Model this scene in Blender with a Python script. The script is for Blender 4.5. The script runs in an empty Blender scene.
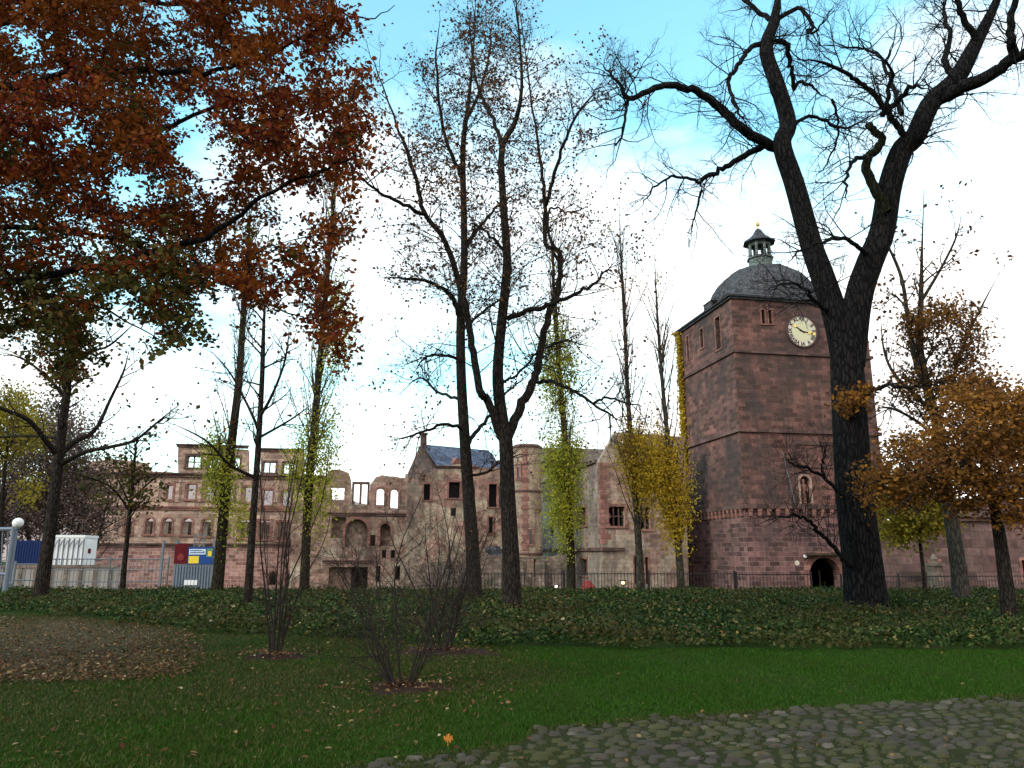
import bpy, bmesh, math, random
import numpy as np
from mathutils import Vector, Matrix

SC = bpy.context.scene
COL = SC.collection
R = math.radians
rng = np.random.default_rng(7)
random.seed(7)

# ------------------------------------------------------------------ camera, sky, sun, exposure
W_, H_, F_ = 1024, 768, 760.0
PITCH = R(12.5)
CAM = np.array([0.0, 0.0, 1.6])
cd = bpy.data.cameras.new('camera')
cd.sensor_width = 36.0
cd.lens = 36.0 * F_ / W_
cd.clip_end = 6000
cd.clip_start = 0.05
cam = bpy.data.objects.new('camera', cd)
COL.objects.link(cam)
cam.location = CAM
cam.rotation_euler = (R(90) + PITCH, 0, 0)
SC.camera = cam
SC.view_settings.view_transform = 'Standard'
SC.view_settings.look = 'None'
SC.view_settings.exposure = 0.75
SC.view_settings.gamma = 1.0
SC.cycles.max_bounces = 6
SC.cycles.diffuse_bounces = 3
SC.cycles.transmission_bounces = 4
SC.cycles.transparent_max_bounces = 4
SC.cycles.use_denoising = True

SUN_EL, SUN_AZ = R(24), R(-125)          # azimuth from +Y towards +X
world = bpy.data.worlds.new('World')
SC.world = world
world.use_nodes = True
wt = world.node_tree
wt.nodes.clear()


def N(t, ty, **kw):
    n = t.nodes.new(ty)
    for k, v in kw.items():
        if k.startswith('i_'):
            key = k[2:]
            n.inputs[int(key) if key.isdigit() else key].default_value = v
        else:
            setattr(n, k, v)
    return n


def L(t, a, b):
    t.links.new(a, b)


def math_(t, op, a, b=None, clamp=False):
    n = N(t, 'ShaderNodeMath', operation=op, use_clamp=clamp)
    for i, v in enumerate((a, b)):
        if v is None:
            continue
        if hasattr(v, 'is_output'):
            L(t, v, n.inputs[i])
        else:
            n.inputs[i].default_value = v
    return n.outputs[0]


def mixc(t, fac, a, b, blend='MIX'):
    n = N(t, 'ShaderNodeMix', data_type='RGBA', blend_type=blend)
    for idx, v in ((0, fac), (6, a), (7, b)):
        if hasattr(v, 'is_output'):
            L(t, v, n.inputs[idx])
        else:
            n.inputs[idx].default_value = v if idx == 0 else (tuple(v) + (1,))[:4]
    return n.outputs[2]


def ramp(t, fac, stops, interp='LINEAR'):
    n = N(t, 'ShaderNodeValToRGB')
    cr = n.color_ramp
    cr.interpolation = interp
    while len(cr.elements) < len(stops):
        cr.elements.new(0.5)
    for e, (p, c) in zip(cr.elements, stops):
        e.position = p
        e.color = (tuple(c) + (1,))[:4] if not isinstance(c, (int, float)) else (c, c, c, 1)
    L(t, fac, n.inputs[0])
    return n.outputs[0]


def noise(t, vec, scale, detail=4, rough=0.55):
    n = N(t, 'ShaderNodeTexNoise')
    n.inputs['Scale'].default_value = scale
    n.inputs['Detail'].default_value = detail
    n.inputs['Roughness'].default_value = rough
    if vec is not None:
        L(t, vec, n.inputs['Vector'])
    return n.outputs['Fac']


sky = N(wt, 'ShaderNodeTexSky', sky_type='NISHITA', sun_disc=False)
sky.sun_elevation = SUN_EL
sky.sun_rotation = SUN_AZ
sky.air_density = 1.0
sky.dust_density = 0.6
SKY_STR = 0.11
tc = N(wt, 'ShaderNodeTexCoord')
sep = N(wt, 'ShaderNodeSeparateXYZ')
L(wt, tc.outputs['Generated'], sep.inputs[0])
mp = N(wt, 'ShaderNodeMapping')
mp.inputs['Scale'].default_value = (1.0, 1.0, 2.2)
mp.inputs['Location'].default_value = (3.1, 0.4, 0.2)
L(wt, tc.outputs['Generated'], mp.inputs[0])
cn = noise(wt, mp.outputs[0], 1.9, 7, 0.58)
# cloud cover: thick towards the horizon and to the right, thinning overhead
cov = math_(wt, 'ADD', math_(wt, 'MULTIPLY', sep.outputs[2], -3.0), 1.50)
cov = math_(wt, 'ADD', cov, math_(wt, 'MULTIPLY', math_(wt, 'MAXIMUM', sep.outputs[0], -0.4), 0.75))
# unseen cloud added overhead to neutralise ambient light, and more behind the viewer
cov = math_(wt, 'ADD', cov, math_(wt, 'MULTIPLY', math_(wt, 'MAXIMUM', math_(wt, 'SUBTRACT', sep.outputs[2], 0.7), 0.0), 9.0))
cov = math_(wt, 'ADD', cov, math_(wt, 'MULTIPLY', math_(wt, 'MAXIMUM', math_(wt, 'MULTIPLY', sep.outputs[1], -1.0), 0.0), 1.2))
cov = math_(wt, 'ADD', cov, math_(wt, 'MULTIPLY', math_(wt, 'SUBTRACT', cn, 0.5), 3.6))
cmask = ramp(wt, cov, [(0.05, 0.05), (1.0, 1.0)])
skyc = mixc(wt, 1.0, sky.outputs[0], (1.75, 3.0, 2.55), 'MULTIPLY')
cc = mixc(wt, noise(wt, mp.outputs[0], 5.0, 5), (9.0, 8.9, 8.8), (10.6, 10.2, 9.7))
fin = mixc(wt, cmask, skyc, cc)
bg = N(wt, 'ShaderNodeBackground')
bg.inputs['Strength'].default_value = SKY_STR
L(wt, fin, bg.inputs[0])
wo = N(wt, 'ShaderNodeOutputWorld')
L(wt, bg.outputs[0], wo.inputs[0])

sl = bpy.data.lights.new('sun', 'SUN')
sl.energy = 1.35
sl.angle = R(14)
sl.color = (1.0, 0.90, 0.80)
so = bpy.data.objects.new('sun', sl)
COL.objects.link(so)
sd = Vector((math.sin(SUN_AZ) * math.cos(SUN_EL), math.cos(SUN_AZ) * math.cos(SUN_EL), math.sin(SUN_EL)))
so.rotation_euler = sd.to_track_quat('Z', 'Y').to_euler()
so.location = sd * 60

# ------------------------------------------------------------------ geometry helpers
sp_, cp_ = math.sin(PITCH), math.cos(PITCH)


def ray(px, py):
    xs, ys = (px - 512) / F_, (384 - py) / F_
    return np.array([xs, cp_ - ys * sp_, sp_ + ys * cp_])


def at(px, py, Y):
    d = ray(px, py)
    return CAM + d * (Y / d[1])


def gnd(px, py, z=0.0):
    d = ray(px, py)
    return CAM + d * ((z - CAM[2]) / d[2])


def smooth(x):
    x = np.clip(x, 0, 1)
    return x * x * (3 - 2 * x)


BASE = {}


def link(o, parent):
    COL.objects.link(o)
    if parent is not None:
        o.parent = parent
    return o


def tag(o, label=None, cat=None, group=None, kind=None):
    for k, v in (('label', label), ('category', cat), ('group', group), ('kind', kind)):
        if v:
            o[k] = v
    return o


def thing(name, label, cat, loc, group=None):
    o = bpy.data.objects.new(name, None)
    o.empty_display_size = 0.3
    link(o, None)
    o.location = loc
    BASE[o] = np.array(loc, float)
    return tag(o, label, cat, group)


def box_uv(me):
    n = len(me.vertices)
    co = np.empty(n * 3, np.float32); me.vertices.foreach_get('co', co); co = co.reshape(-1, 3)
    nl = len(me.loops)
    li = np.empty(nl, np.int32); me.loops.foreach_get('vertex_index', li)
    npoly = len(me.polygons)
    nr = np.empty(npoly * 3, np.float32); me.polygons.foreach_get('normal', nr); nr = nr.reshape(-1, 3)
    tot = np.empty(npoly, np.int32); me.polygons.foreach_get('loop_total', tot)
    ln = np.repeat(nr, tot, axis=0)
    p = co[li]
    flat = np.abs(ln[:, 2]) > 0.75
    h = np.hypot(ln[:, 0], ln[:, 1]) + 1e-6
    u = (-ln[:, 1] * p[:, 0] + ln[:, 0] * p[:, 1]) / h
    uv = np.stack([np.where(flat, p[:, 0], u), np.where(flat, p[:, 1], p[:, 2])], 1).astype(np.float32)
    lay = me.uv_layers.new(name='UVMap')
    lay.data.foreach_set('uv', uv.ravel())


def mesh_obj(name, V, Fc, mat, parent=None, loc=None, smooth_=False, uv=False, fix=False):
    V = np.asarray(V, float)
    if parent is not None:
        base = BASE[parent]
    else:
        base = np.array(loc if loc is not None else (V[:, 0].mean(), V[:, 1].mean(), V[:, 2].min()), float)
    me = bpy.data.meshes.new(name)
    Vl = (V - base).astype(np.float32)
    if isinstance(Fc, np.ndarray):
        nf, k = Fc.shape
        me.vertices.add(len(Vl)); me.vertices.foreach_set('co', Vl.ravel())
        me.loops.add(nf * k); me.loops.foreach_set('vertex_index', Fc.astype(np.int32).ravel())
        me.polygons.add(nf); me.polygons.foreach_set('loop_start', np.arange(0, nf * k, k, dtype=np.int32))
        me.update(calc_edges=True)
    else:
        me.from_pydata(Vl.tolist(), [], Fc)
    if fix:
        bm = bmesh.new(); bm.from_mesh(me)
        bmesh.ops.recalc_face_normals(bm, faces=bm.faces)
        bm.to_mesh(me); bm.free()
    if smooth_:
        me.polygons.foreach_set('use_smooth', np.ones(len(me.polygons), bool))
    if uv:
        box_uv(me)
    me.materials.append(mat)
    o = bpy.data.objects.new(name, me)
    link(o, parent)
    if parent is None:
        o.location = base
    BASE[o] = base
    return o


class MB:
    def __init__(s):
        s.v, s.f = [], []

    def add(s, V, Fc):
        k = len(s.v)
        s.v += [tuple(p) for p in V]
        s.f += [tuple(i + k for i in f) for f in Fc]

    def hexa(s, P):   # 8 corners: bottom 4 ccw, top 4 ccw
        s.add(P, [(3, 2, 1, 0), (4, 5, 6, 7), (0, 1, 5, 4), (1, 2, 6, 5), (2, 3, 7, 6), (3, 0, 4, 7)])

    def box(s, fac, u0, u1, z0, z1, w0, w1):
        s.hexa([fac.pt(u, z, w) for z in (z0, z1) for u, w in ((u0, w1), (u1, w1), (u1, w0), (u0, w0))])

    def cyl(s, a, b, r0, r1, k=8, caps=True):
        a, b = np.array(a, float), np.array(b, float)
        t = (b - a) / (np.linalg.norm(b - a) + 1e-9)
        ref = np.array([1, 0, 0.0]) if abs(t[0]) < 0.8 else np.array([0, 1.0, 0])
        n1 = np.cross(t, ref); n1 /= np.linalg.norm(n1)
        n2 = np.cross(t, n1)
        V = []
        for c, r in ((a, r0), (b, r1)):
            for i in range(k):
                q = 2 * math.pi * i / k
                V.append(c + r * (math.cos(q) * n1 + math.sin(q) * n2))
        Fc = [(i, (i + 1) % k, k + (i + 1) % k, k + i) for i in range(k)]
        if caps:
            Fc += [tuple(range(k - 1, -1, -1)), tuple(range(k, 2 * k))]
        s.add(V, Fc)

    def lathe(s, c, prof, k=16, rot=0.0):
        c = np.array(c, float)
        V, Fc = [], []
        for r, z in prof:
            for i in range(k):
                q = 2 * math.pi * i / k + rot
                V.append((c[0] + r * math.cos(q), c[1] + r * math.sin(q), c[2] + z))
        for j in range(len(prof) - 1):
            for i in range(k):
                a, b = j * k + i, j * k + (i + 1) % k
                Fc.append((a, b, b + k, a + k))
        Fc.append(tuple(range(k - 1, -1, -1)))
        n = len(prof) - 1
        Fc.append(tuple(range(n * k, n * k + k)))
        s.add(V, Fc)

    def build(s, name, mat, parent=None, uv=True, smooth_=False, loc=None, fix=True):
        return mesh_obj(name, s.v, s.f, mat, parent, loc, smooth_, uv, fix)


class Facade:
    """A vertical plane in the world: origin, horizontal direction e, outward normal n."""
    def __init__(s, O, e, n):
        s.O, s.e, s.n = np.array(O[:2], float), np.array(e, float), np.array(n, float)

    def pt(s, u, z, w=0.0):
        p = s.O + s.e * u + s.n * w
        return np.array([p[0], p[1], z])

    def uv(s, px, py, w=0.0):
        d = ray(px, py)
        O = s.O + s.n * w
        k = ((O - CAM[:2]) @ s.n) / (d[:2] @ s.n)
        p = CAM + d * k
        return ((p[:2] - s.O) @ s.e, p[2])

    def rect(s, x0, y0, x1, y1, w=0.0):
        u0, z1 = s.uv(x0, y0, w); u1, z0 = s.uv(x1, y1, w)
        um, _ = s.uv(x0, y1, w)
        return min(u0, u1), max(u0, u1), z0, z1


def rect_poly(u0, u1, z0, z1):
    return [(u0, z0), (u1, z0), (u1, z1), (u0, z1)]


def arch_poly(u0, u1, z0, z1, pointed=False, seg=10):
    r = (u1 - u0) / 2
    rise = min(r * (1.4 if pointed else 1.0), (z1 - z0) * 0.8)
    zs = z1 - rise
    P = [(u0, z0), (u1, z0)]
    for i in range(seg + 1):
        a = math.pi * i / seg
        if pointed:
            k = abs(math.cos(a))
            P.append(((u0 + u1) / 2 + r * math.cos(a), zs + rise * (1 - k ** 1.6)))
        else:
            P.append(((u0 + u1) / 2 + r * math.cos(a), zs + rise * math.sin(a)))
    return P


def ragged(pts, amp, step=0.8, seed=0):
    """Roughens a polyline the way broken masonry is rough."""
    rr = random.Random(seed)
    out = [pts[0]]
    for a, b in zip(pts, pts[1:]):
        d = math.hypot(b[0] - a[0], b[1] - a[1])
        n = max(1, int(d / step))
        for i in range(1, n + 1):
            t = i / n
            j = amp if i < n else amp * 0.4
            out.append((a[0] + (b[0] - a[0]) * t + rr.uniform(-j, j) * 0.6, a[1] + (b[1] - a[1]) * t + rr.uniform(-j, j)))
    return out


def wall(fac, name, outline, holes, t, mat, parent, w=0.0):
    cu = bpy.data.curves.new('tmp', 'CURVE')
    cu.dimensions = '2D'; cu.fill_mode = 'BOTH'; cu.extrude = t / 2
    for poly in [outline] + holes:
        s = cu.splines.new('POLY')
        s.points.add(len(poly) - 1)
        for p, (u, z) in zip(s.points, poly):
            p.co = (u, z, 0, 1)
        s.use_cyclic_u = True
    o = bpy.data.objects.new('tmp', cu)
    COL.objects.link(o)
    dg = bpy.context.evaluated_depsgraph_get()
    me = bpy.data.meshes.new_from_object(o.evaluated_get(dg))
    V = [fac.pt(v.co.x, v.co.y, w + v.co.z - t / 2) for v in me.vertices]
    Fc = [tuple(p.vertices) for p in me.polygons]
    bpy.data.objects.remove(o); bpy.data.curves.remove(cu); bpy.data.meshes.remove(me)
    bm = bmesh.new()
    vs = [bm.verts.new(p) for p in V]
    for f in Fc:
        try:
            bm.faces.new([vs[i] for i in f])
        except ValueError:
            pass
    bmesh.ops.remove_doubles(bm, verts=bm.verts, dist=1e-4)
    bmesh.ops.recalc_face_normals(bm, faces=bm.faces)
    bm.verts.index_update()
    V2 = [tuple(v.co) for v in bm.verts]; F2 = [tuple(v.index for v in f.verts) for f in bm.faces]
    bm.free()
    return mesh_obj(name, V2, F2, mat, parent, uv=True)


# ------------------------------------------------------------------ materials
def new_mat(name):
    m = bpy.data.materials.new(name)
    m.use_nodes = True
    t = m.node_tree
    t.nodes.clear()
    out = N(t, 'ShaderNodeOutputMaterial')
    b = N(t, 'ShaderNodeBsdfPrincipled')
    b.inputs['Specular IOR Level'].default_value = 0.06
    L(t, b.outputs[0], out.inputs[0])
    return m, t, b, out


def plain(name, col, rough=0.6, metal=0.0, var=0.25, scale=3.0, bump=0.0):
    m, t, b, _ = new_mat(name)
    g = N(t, 'ShaderNodeTexCoord')
    n = noise(t, g.outputs['Object'], scale, 6, 0.65)
    c = mixc(t, n, [x * (1 - var) for x in col], [min(1, x * (1 + var)) for x in col])
    L(t, c, b.inputs['Base Color'])
    b.inputs['Roughness'].default_value = rough
    b.inputs['Metallic'].default_value = metal
    if bump:
        bp = N(t, 'ShaderNodeBump'); bp.inputs['Strength'].default_value = bump
        L(t, noise(t, g.outputs['Object'], scale * 6, 5), bp.inputs['Height'])
        L(t, bp.outputs[0], b.inputs['Normal'])
    return m


def stone(name, c1, c2, mortar, bw=0.9, bh=0.42, plaster=None, pl_amt=0.5, stain=0.6, stain_col=(0.05, 0.042, 0.04),
          offset_seed=0.0, streak=True, moss=None, lo=0.42, mid=0.75):
    m, t, b, _ = new_mat(name)
    uvn = N(t, 'ShaderNodeUVMap')
    geo = N(t, 'ShaderNodeNewGeometry')
    pos = geo.outputs['Position']
    off = N(t, 'ShaderNodeMapping'); off.inputs['Location'].default_value = (offset_seed * 13.7, offset_seed * 7.1, offset_seed)
    L(t, pos, off.inputs[0]); pos = off.outputs[0]
    # joints wander a little
    wob = N(t, 'ShaderNodeTexNoise'); wob.inputs['Scale'].default_value = 0.9; wob.inputs['Detail'].default_value = 3
    L(t, uvn.outputs[0], wob.inputs['Vector'])
    vm = N(t, 'ShaderNodeVectorMath', operation='MULTIPLY_ADD')
    L(t, wob.outputs['Color'], vm.inputs[0]); vm.inputs[1].default_value = (0.16, 0.12, 0.0); L(t, uvn.outputs[0], vm.inputs[2])
    br = N(t, 'ShaderNodeTexBrick')
    br.inputs['Scale'].default_value = 1.0
    br.inputs['Brick Width'].default_value = bw
    br.inputs['Row Height'].default_value = bh
    br.inputs['Mortar Size'].default_value = 0.028
    br.inputs['Mortar Smooth'].default_value = 0.4
    br.inputs['Bias'].default_value = 0.0
    br.inputs['Color1'].default_value = (0, 0, 0, 1)
    br.inputs['Color2'].default_value = (1, 1, 1, 1)
    br.inputs['Mortar'].default_value = (0.5, 0.5, 0.5, 1)
    L(t, vm.outputs[0], br.inputs['Vector'])
    cid = ramp(t, br.outputs['Color'], [(0.0, [x * 0.68 for x in c1]), (0.25, c1), (0.65, c2), (1.0, [min(1, x * 1.25) for x in c2])])
    n1 = noise(t, pos, 3.2, 9, 0.78)
    cid = mixc(t, ramp(t, n1, [(0.42, 0.0), (0.70, 0.75)]), cid, [x * 0.45 for x in c1])
    col = mixc(t, br.outputs['Fac'], cid, mortar)
    hgt = math_(t, 'SUBTRACT', math_(t, 'MULTIPLY', n1, 0.5), math_(t, 'MULTIPLY', br.outputs['Fac'], 0.6))
    if plaster is not None:
        pn = noise(t, pos, 0.32, 8, 0.66)
        pm = ramp(t, pn, [(0.5 - 0.12 * (pl_amt - 0.5) * 4 - 0.03, 0.0), (0.5 - 0.12 * (pl_amt - 0.5) * 4 + 0.03, 1.0)])
        pn2 = noise(t, pos, 1.7, 7, 0.7)
        pc = mixc(t, ramp(t, pn2, [(0.3, 0.0), (0.68, 1.0)]), [x * 0.48 for x in plaster], [min(1, x * 1.2) for x in plaster])
        col = mixc(t, pm, col, pc)
    # broad weathering and vertical run-off streaks
    sn = noise(t, pos, 0.22, 8, 0.7)
    sm = ramp(t, sn, [(lo, 0.0), (lo + 0.24, 1.0)])
    col = mixc(t, math_(t, 'MULTIPLY', sm, stain), col, stain_col)
    mid_ = noise(t, pos, 1.0, 9, 0.74)
    col = mixc(t, ramp(t, mid_, [(0.48, 0.0), (0.68, stain * mid)]), col, [x * 0.8 for x in stain_col])
    col = mixc(t, ramp(t, mid_, [(0.28, 0.35), (0.44, 0.0)]), col, [min(1, x * 1.5) for x in c2])
    if streak:
        mp2 = N(t, 'ShaderNodeMapping'); mp2.inputs['Scale'].default_value = (1.6, 1.6, 0.09)
        L(t, pos, mp2.inputs[0])
        st = ramp(t, noise(t, mp2.outputs[0], 0.9, 6, 0.7), [(0.5, 0.0), (0.72, 1.0)])
        col = mixc(t, math_(t, 'MULTIPLY', st, stain * 0.95), col, stain_col)
    if moss is not None:
        mm = ramp(t, noise(t, pos, 0.6, 8, 0.75), [(0.5, 0.0), (0.62, 1.0)])
        col = mixc(t, math_(t, 'MULTIPLY', mm, 0.8), col, moss)
    L(t, col, b.inputs['Base Color'])
    b.inputs['Roughness'].default_value = 0.92
    b.inputs['Specular IOR Level'].default_value = 0.1
    bp = N(t, 'ShaderNodeBump'); bp.inputs['Strength'].default_value = 0.8; bp.inputs['Distance'].default_value = 0.08
    L(t, hgt, bp.inputs['Height'])
    L(t, bp.outputs[0], b.inputs['Normal'])
    return m


def bark(name, c1, c2, scale=3.0, moss=None):
    m, t, b, _ = new_mat(name)
    g = N(t, 'ShaderNodeNewGeometry')
    mp_ = N(t, 'ShaderNodeMapping'); mp_.inputs['Scale'].default_value = (scale * 2.2, scale * 2.2, scale * 0.5)
    L(t, g.outputs['Position'], mp_.inputs[0])
    v = N(t, 'ShaderNodeTexVoronoi'); v.feature = 'DISTANCE_TO_EDGE'; v.inputs['Scale'].default_value = 1.6
    nz = N(t, 'ShaderNodeTexNoise'); nz.inputs['Scale'].default_value = 1.3; nz.inputs['Detail'].default_value = 5
    L(t, mp_.outputs[0], nz.inputs['Vector'])
    va = N(t, 'ShaderNodeVectorMath', operation='ADD'); L(t, mp_.outputs[0], va.inputs[0]); L(t, nz.outputs['Color'], va.inputs[1])
    L(t, va.outputs[0], v.inputs['Vector'])
    e = ramp(t, v.outputs['Distance'], [(0.0, 0.0), (0.22, 1.0)])
    n = noise(t, mp_.outputs[0], 4.0, 6, 0.7)
    k = math_(t, 'MULTIPLY', e, n)
    c = mixc(t, ramp(t, k, [(0.1, 0.0), (0.6, 1.0)]), c1, c2)
    if moss:
        mm = ramp(t, noise(t, g.outputs['Position'], 0.9, 6, 0.7), [(0.52, 0.0), (0.66, 1.0)])
        c = mixc(t, math_(t, 'MULTIPLY', mm, 0.7), c, moss)
    L(t, c, b.inputs['Base Color'])
    b.inputs['Roughness'].default_value = 0.95
    b.inputs['Specular IOR Level'].default_value = 0.05
    bp = N(t, 'ShaderNodeBump'); bp.inputs['Strength'].default_value = 0.9; bp.inputs['Distance'].default_value = 0.06
    L(t, k, bp.inputs['Height']); L(t, bp.outputs[0], b.inputs['Normal'])
    return m


def leaf_mat(name, stops, transl=0.3, patch=None, rough=0.6, pscale=0.7):
    """Each leaf takes its own tint; patch blends in a second tint over parts of the plant."""
    m, t, b, out = new_mat(name)
    g = N(t, 'ShaderNodeNewGeometry')
    c = ramp(t, g.outputs['Random Per Island'], stops)
    if patch is not None:
        pm = ramp(t, noise(t, g.outputs['Position'], pscale, 3), [(0.45, 0.0), (0.6, 1.0)])
        c = mixc(t, math_(t, 'MULTIPLY', pm, 0.8), c, patch)
    L(t, c, b.inputs['Base Color'])
    b.inputs['Roughness'].default_value = rough
    b.inputs['Specular IOR Level'].default_value = 0.04
    tr = N(t, 'ShaderNodeBsdfTranslucent'); L(t, c, tr.inputs[0])
    mx = N(t, 'ShaderNodeMixShader'); mx.inputs[0].default_value = transl
    L(t, b.outputs[0], mx.inputs[1]); L(t, tr.outputs[0], mx.inputs[2]); L(t, mx.outputs[0], out.inputs[0])
    return m


M = {}
M['tower'] = stone('red_sandstone', (0.135, 0.06, 0.05), (0.25, 0.115, 0.094), (0.21, 0.128, 0.11), 0.95, 0.46, stain=0.85, offset_seed=1, lo=0.37, mid=0.5)
M['tower_low'] = stone('purple_sandstone', (0.115, 0.056, 0.055), (0.24, 0.122, 0.114), (0.30, 0.20, 0.18), 1.05, 0.46, stain=0.7, offset_seed=2, lo=0.42, mid=0.45)
M['trim'] = stone('dark_sandstone_trim', (0.10, 0.055, 0.05), (0.16, 0.09, 0.08), (0.1, 0.07, 0.06), 1.3, 0.8, stain=0.5, streak=False, offset_seed=3)
M['redtrim'] = stone('red_sandstone_trim', (0.24, 0.11, 0.09), (0.33, 0.16, 0.13), (0.2, 0.12, 0.1), 0.9, 0.5, stain=0.35, streak=False, offset_seed=4)
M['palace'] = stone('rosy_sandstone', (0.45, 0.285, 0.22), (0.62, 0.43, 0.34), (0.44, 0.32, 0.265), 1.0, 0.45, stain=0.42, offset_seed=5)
M['palace_base'] = stone('red_brickwork', (0.30, 0.145, 0.125), (0.46, 0.255, 0.22), (0.50, 0.38, 0.33), 0.8, 0.4, stain=0.4, offset_seed=6)
M['ruin'] = stone('broken_sandstone', (0.31, 0.18, 0.14), (0.46, 0.29, 0.23), (0.30, 0.22, 0.18), 0.8, 0.4, plaster=(0.52, 0.42, 0.32), pl_amt=0.42, stain=0.65, offset_seed=7)
M['hall'] = stone('patched_sandstone', (0.30, 0.16, 0.125), (0.43, 0.255, 0.20), (0.28, 0.2, 0.165), 0.75, 0.4, plaster=(0.50, 0.395, 0.29), pl_amt=0.44, stain=0.8, offset_seed=8)
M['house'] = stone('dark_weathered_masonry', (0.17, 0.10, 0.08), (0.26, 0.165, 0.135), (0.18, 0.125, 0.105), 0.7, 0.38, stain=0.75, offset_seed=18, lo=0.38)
M['round'] = stone('ochre_plaster', (0.26, 0.13, 0.105), (0.34, 0.19, 0.15), (0.25, 0.18, 0.14), 0.7, 0.4, plaster=(0.45, 0.33, 0.24), pl_amt=0.62, stain=0.55, offset_seed=9)
M['library'] = stone('grey_plaster', (0.24, 0.15, 0.125), (0.34, 0.23, 0.19), (0.25, 0.2, 0.17), 0.75, 0.42, plaster=(0.36, 0.29, 0.24), pl_amt=0.58, stain=0.55, offset_seed=10)
M['gable'] = stone('beige_plaster', (0.26, 0.15, 0.12), (0.37, 0.23, 0.18), (0.27, 0.2, 0.17), 0.8, 0.42, plaster=(0.40, 0.31, 0.24), pl_amt=0.52, stain=0.55, offset_seed=11)
M['terrace'] = stone('rubble_stone', (0.22, 0.155, 0.125), (0.33, 0.235, 0.185), (0.2, 0.15, 0.13), 0.5, 0.3, stain=0.6, offset_seed=12, moss=(0.06, 0.06, 0.04))
M['gatewall'] = stone('smooth_red_ashlar', (0.17, 0.088, 0.08), (0.25, 0.14, 0.128), (0.15, 0.095, 0.088), 1.3, 0.6, stain=0.65, offset_seed=13, lo=0.38)
M['inner'] = stone('pale_inner_plaster', (0.4, 0.31, 0.26), (0.5, 0.4, 0.34), (0.4, 0.32, 0.28), 0.9, 0.45, plaster=(0.55, 0.48, 0.42), pl_amt=0.7, stain=0.2, offset_seed=14)
M['slate'] = stone('slate_tiles', (0.055, 0.06, 0.07), (0.10, 0.105, 0.12), (0.03, 0.03, 0.035), 0.35, 0.28, stain=0.4, offset_seed=15)
M['blueslate'] = stone('blue_slate_tiles', (0.075, 0.10, 0.16), (0.125, 0.16, 0.235), (0.05, 0.06, 0.09), 0.5, 0.35, stain=0.3, offset_seed=16)
M['tile'] = stone('weathered_roof_tiles', (0.15, 0.11, 0.09), (0.24, 0.18, 0.15), (0.1, 0.08, 0.07), 0.4, 0.3, stain=0.4, offset_seed=17)
M['copper'] = plain('grey_green_copper', (0.14, 0.17, 0.155), 0.6, 0.0, 0.4, 2.0)
M['iron'] = plain('dark_iron', (0.03, 0.028, 0.03), 0.6, 0.3, 0.3)
M['steel'] = plain('blue_grey_painted_steel', (0.16, 0.19, 0.235), 0.5, 0.2, 0.2)
M['galv'] = plain('pale_galvanised_steel', (0.15, 0.165, 0.19), 0.5, 0.3, 0.25)
M['dark'] = plain('opening_shade', (0.012, 0.011, 0.012), 0.9)  # near-black colour painted in for the shade inside openings
M['glass'] = plain('dark_glass', (0.02, 0.022, 0.026), 0.12)
M['glass'].node_tree.nodes['Principled BSDF'].inputs['Specular IOR Level'].default_value = 0.5
M['wood'] = plain('dark_timber', (0.06, 0.045, 0.035), 0.8, 0, 0.4, 4.0)
M['white'] = plain('white_paint', (0.78, 0.79, 0.80), 0.5, 0, 0.07)
M['globe'] = plain('white_opal_glass', (0.8, 0.8, 0.8), 0.25, 0, 0.03)
M['bluebox'] = plain('blue_corrugated_paint', (0.014, 0.026, 0.09), 0.5, 0, 0.25)
M['gold'] = plain('gilding', (0.75, 0.55, 0.16), 0.35, 0.6, 0.15)
M['dial'] = plain('cream_dial', (0.58, 0.56, 0.37), 0.7, 0, 0.14, 1.6)
M['dialring'] = plain('pale_dial_ring', (0.60, 0.54, 0.45), 0.7, 0, 0.12, 2.0)
M['paintblack'] = plain('black_paint', (0.02, 0.02, 0.018), 0.7)
M['redcloth'] = plain('dark_red_sheet', (0.20, 0.035, 0.035), 0.75, 0, 0.3)
M['posterred'] = plain('dark_red_print', (0.10, 0.010, 0.014), 0.6, 0, 0.3)
M['yellow'] = plain('yellow_print', (0.75, 0.55, 0.05), 0.6, 0, 0.08)
M['blueprint'] = plain('blue_print', (0.02, 0.06, 0.22), 0.6, 0, 0.2)
M['paleprint'] = plain('pale_blue_print', (0.55, 0.63, 0.75), 0.6, 0, 0.08)
M['greenprint'] = plain('green_print', (0.10, 0.24, 0.19), 0.6, 0, 0.15)
M['concrete'] = plain('pale_concrete', (0.30, 0.27, 0.245), 0.9, 0, 0.35, 1.5)
M['bark_big'] = bark('black_locust_bark', (0.006, 0.0055, 0.006), (0.028, 0.025, 0.025), 3.4)
M['bark_moss'] = bark('mossy_bark', (0.008, 0.008, 0.006), (0.03, 0.03, 0.016), 3.4, moss=(0.035, 0.042, 0.010))
M['bark'] = bark('brown_bark', (0.014, 0.0115, 0.010), (0.058, 0.046, 0.038), 5.5)
M['bark_grey'] = bark('grey_green_bark', (0.035, 0.03, 0.025), (0.10, 0.088, 0.07), 4.0)
M['bark_olive'] = bark('olive_brown_bark', (0.018, 0.0145, 0.010), (0.066, 0.053, 0.034), 5.5)
M['twig'] = plain('twig_bark', (0.026, 0.021, 0.019), 0.9)
M['twig_mid'] = plain('grey_brown_twig_bark', (0.042, 0.033, 0.030), 0.9)
M['twig_pale'] = plain('pale_twig_bark', (0.065, 0.05, 0.045), 0.9)
M['twig_black'] = plain('black_twig_bark', (0.012, 0.011, 0.011), 0.9)
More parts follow.
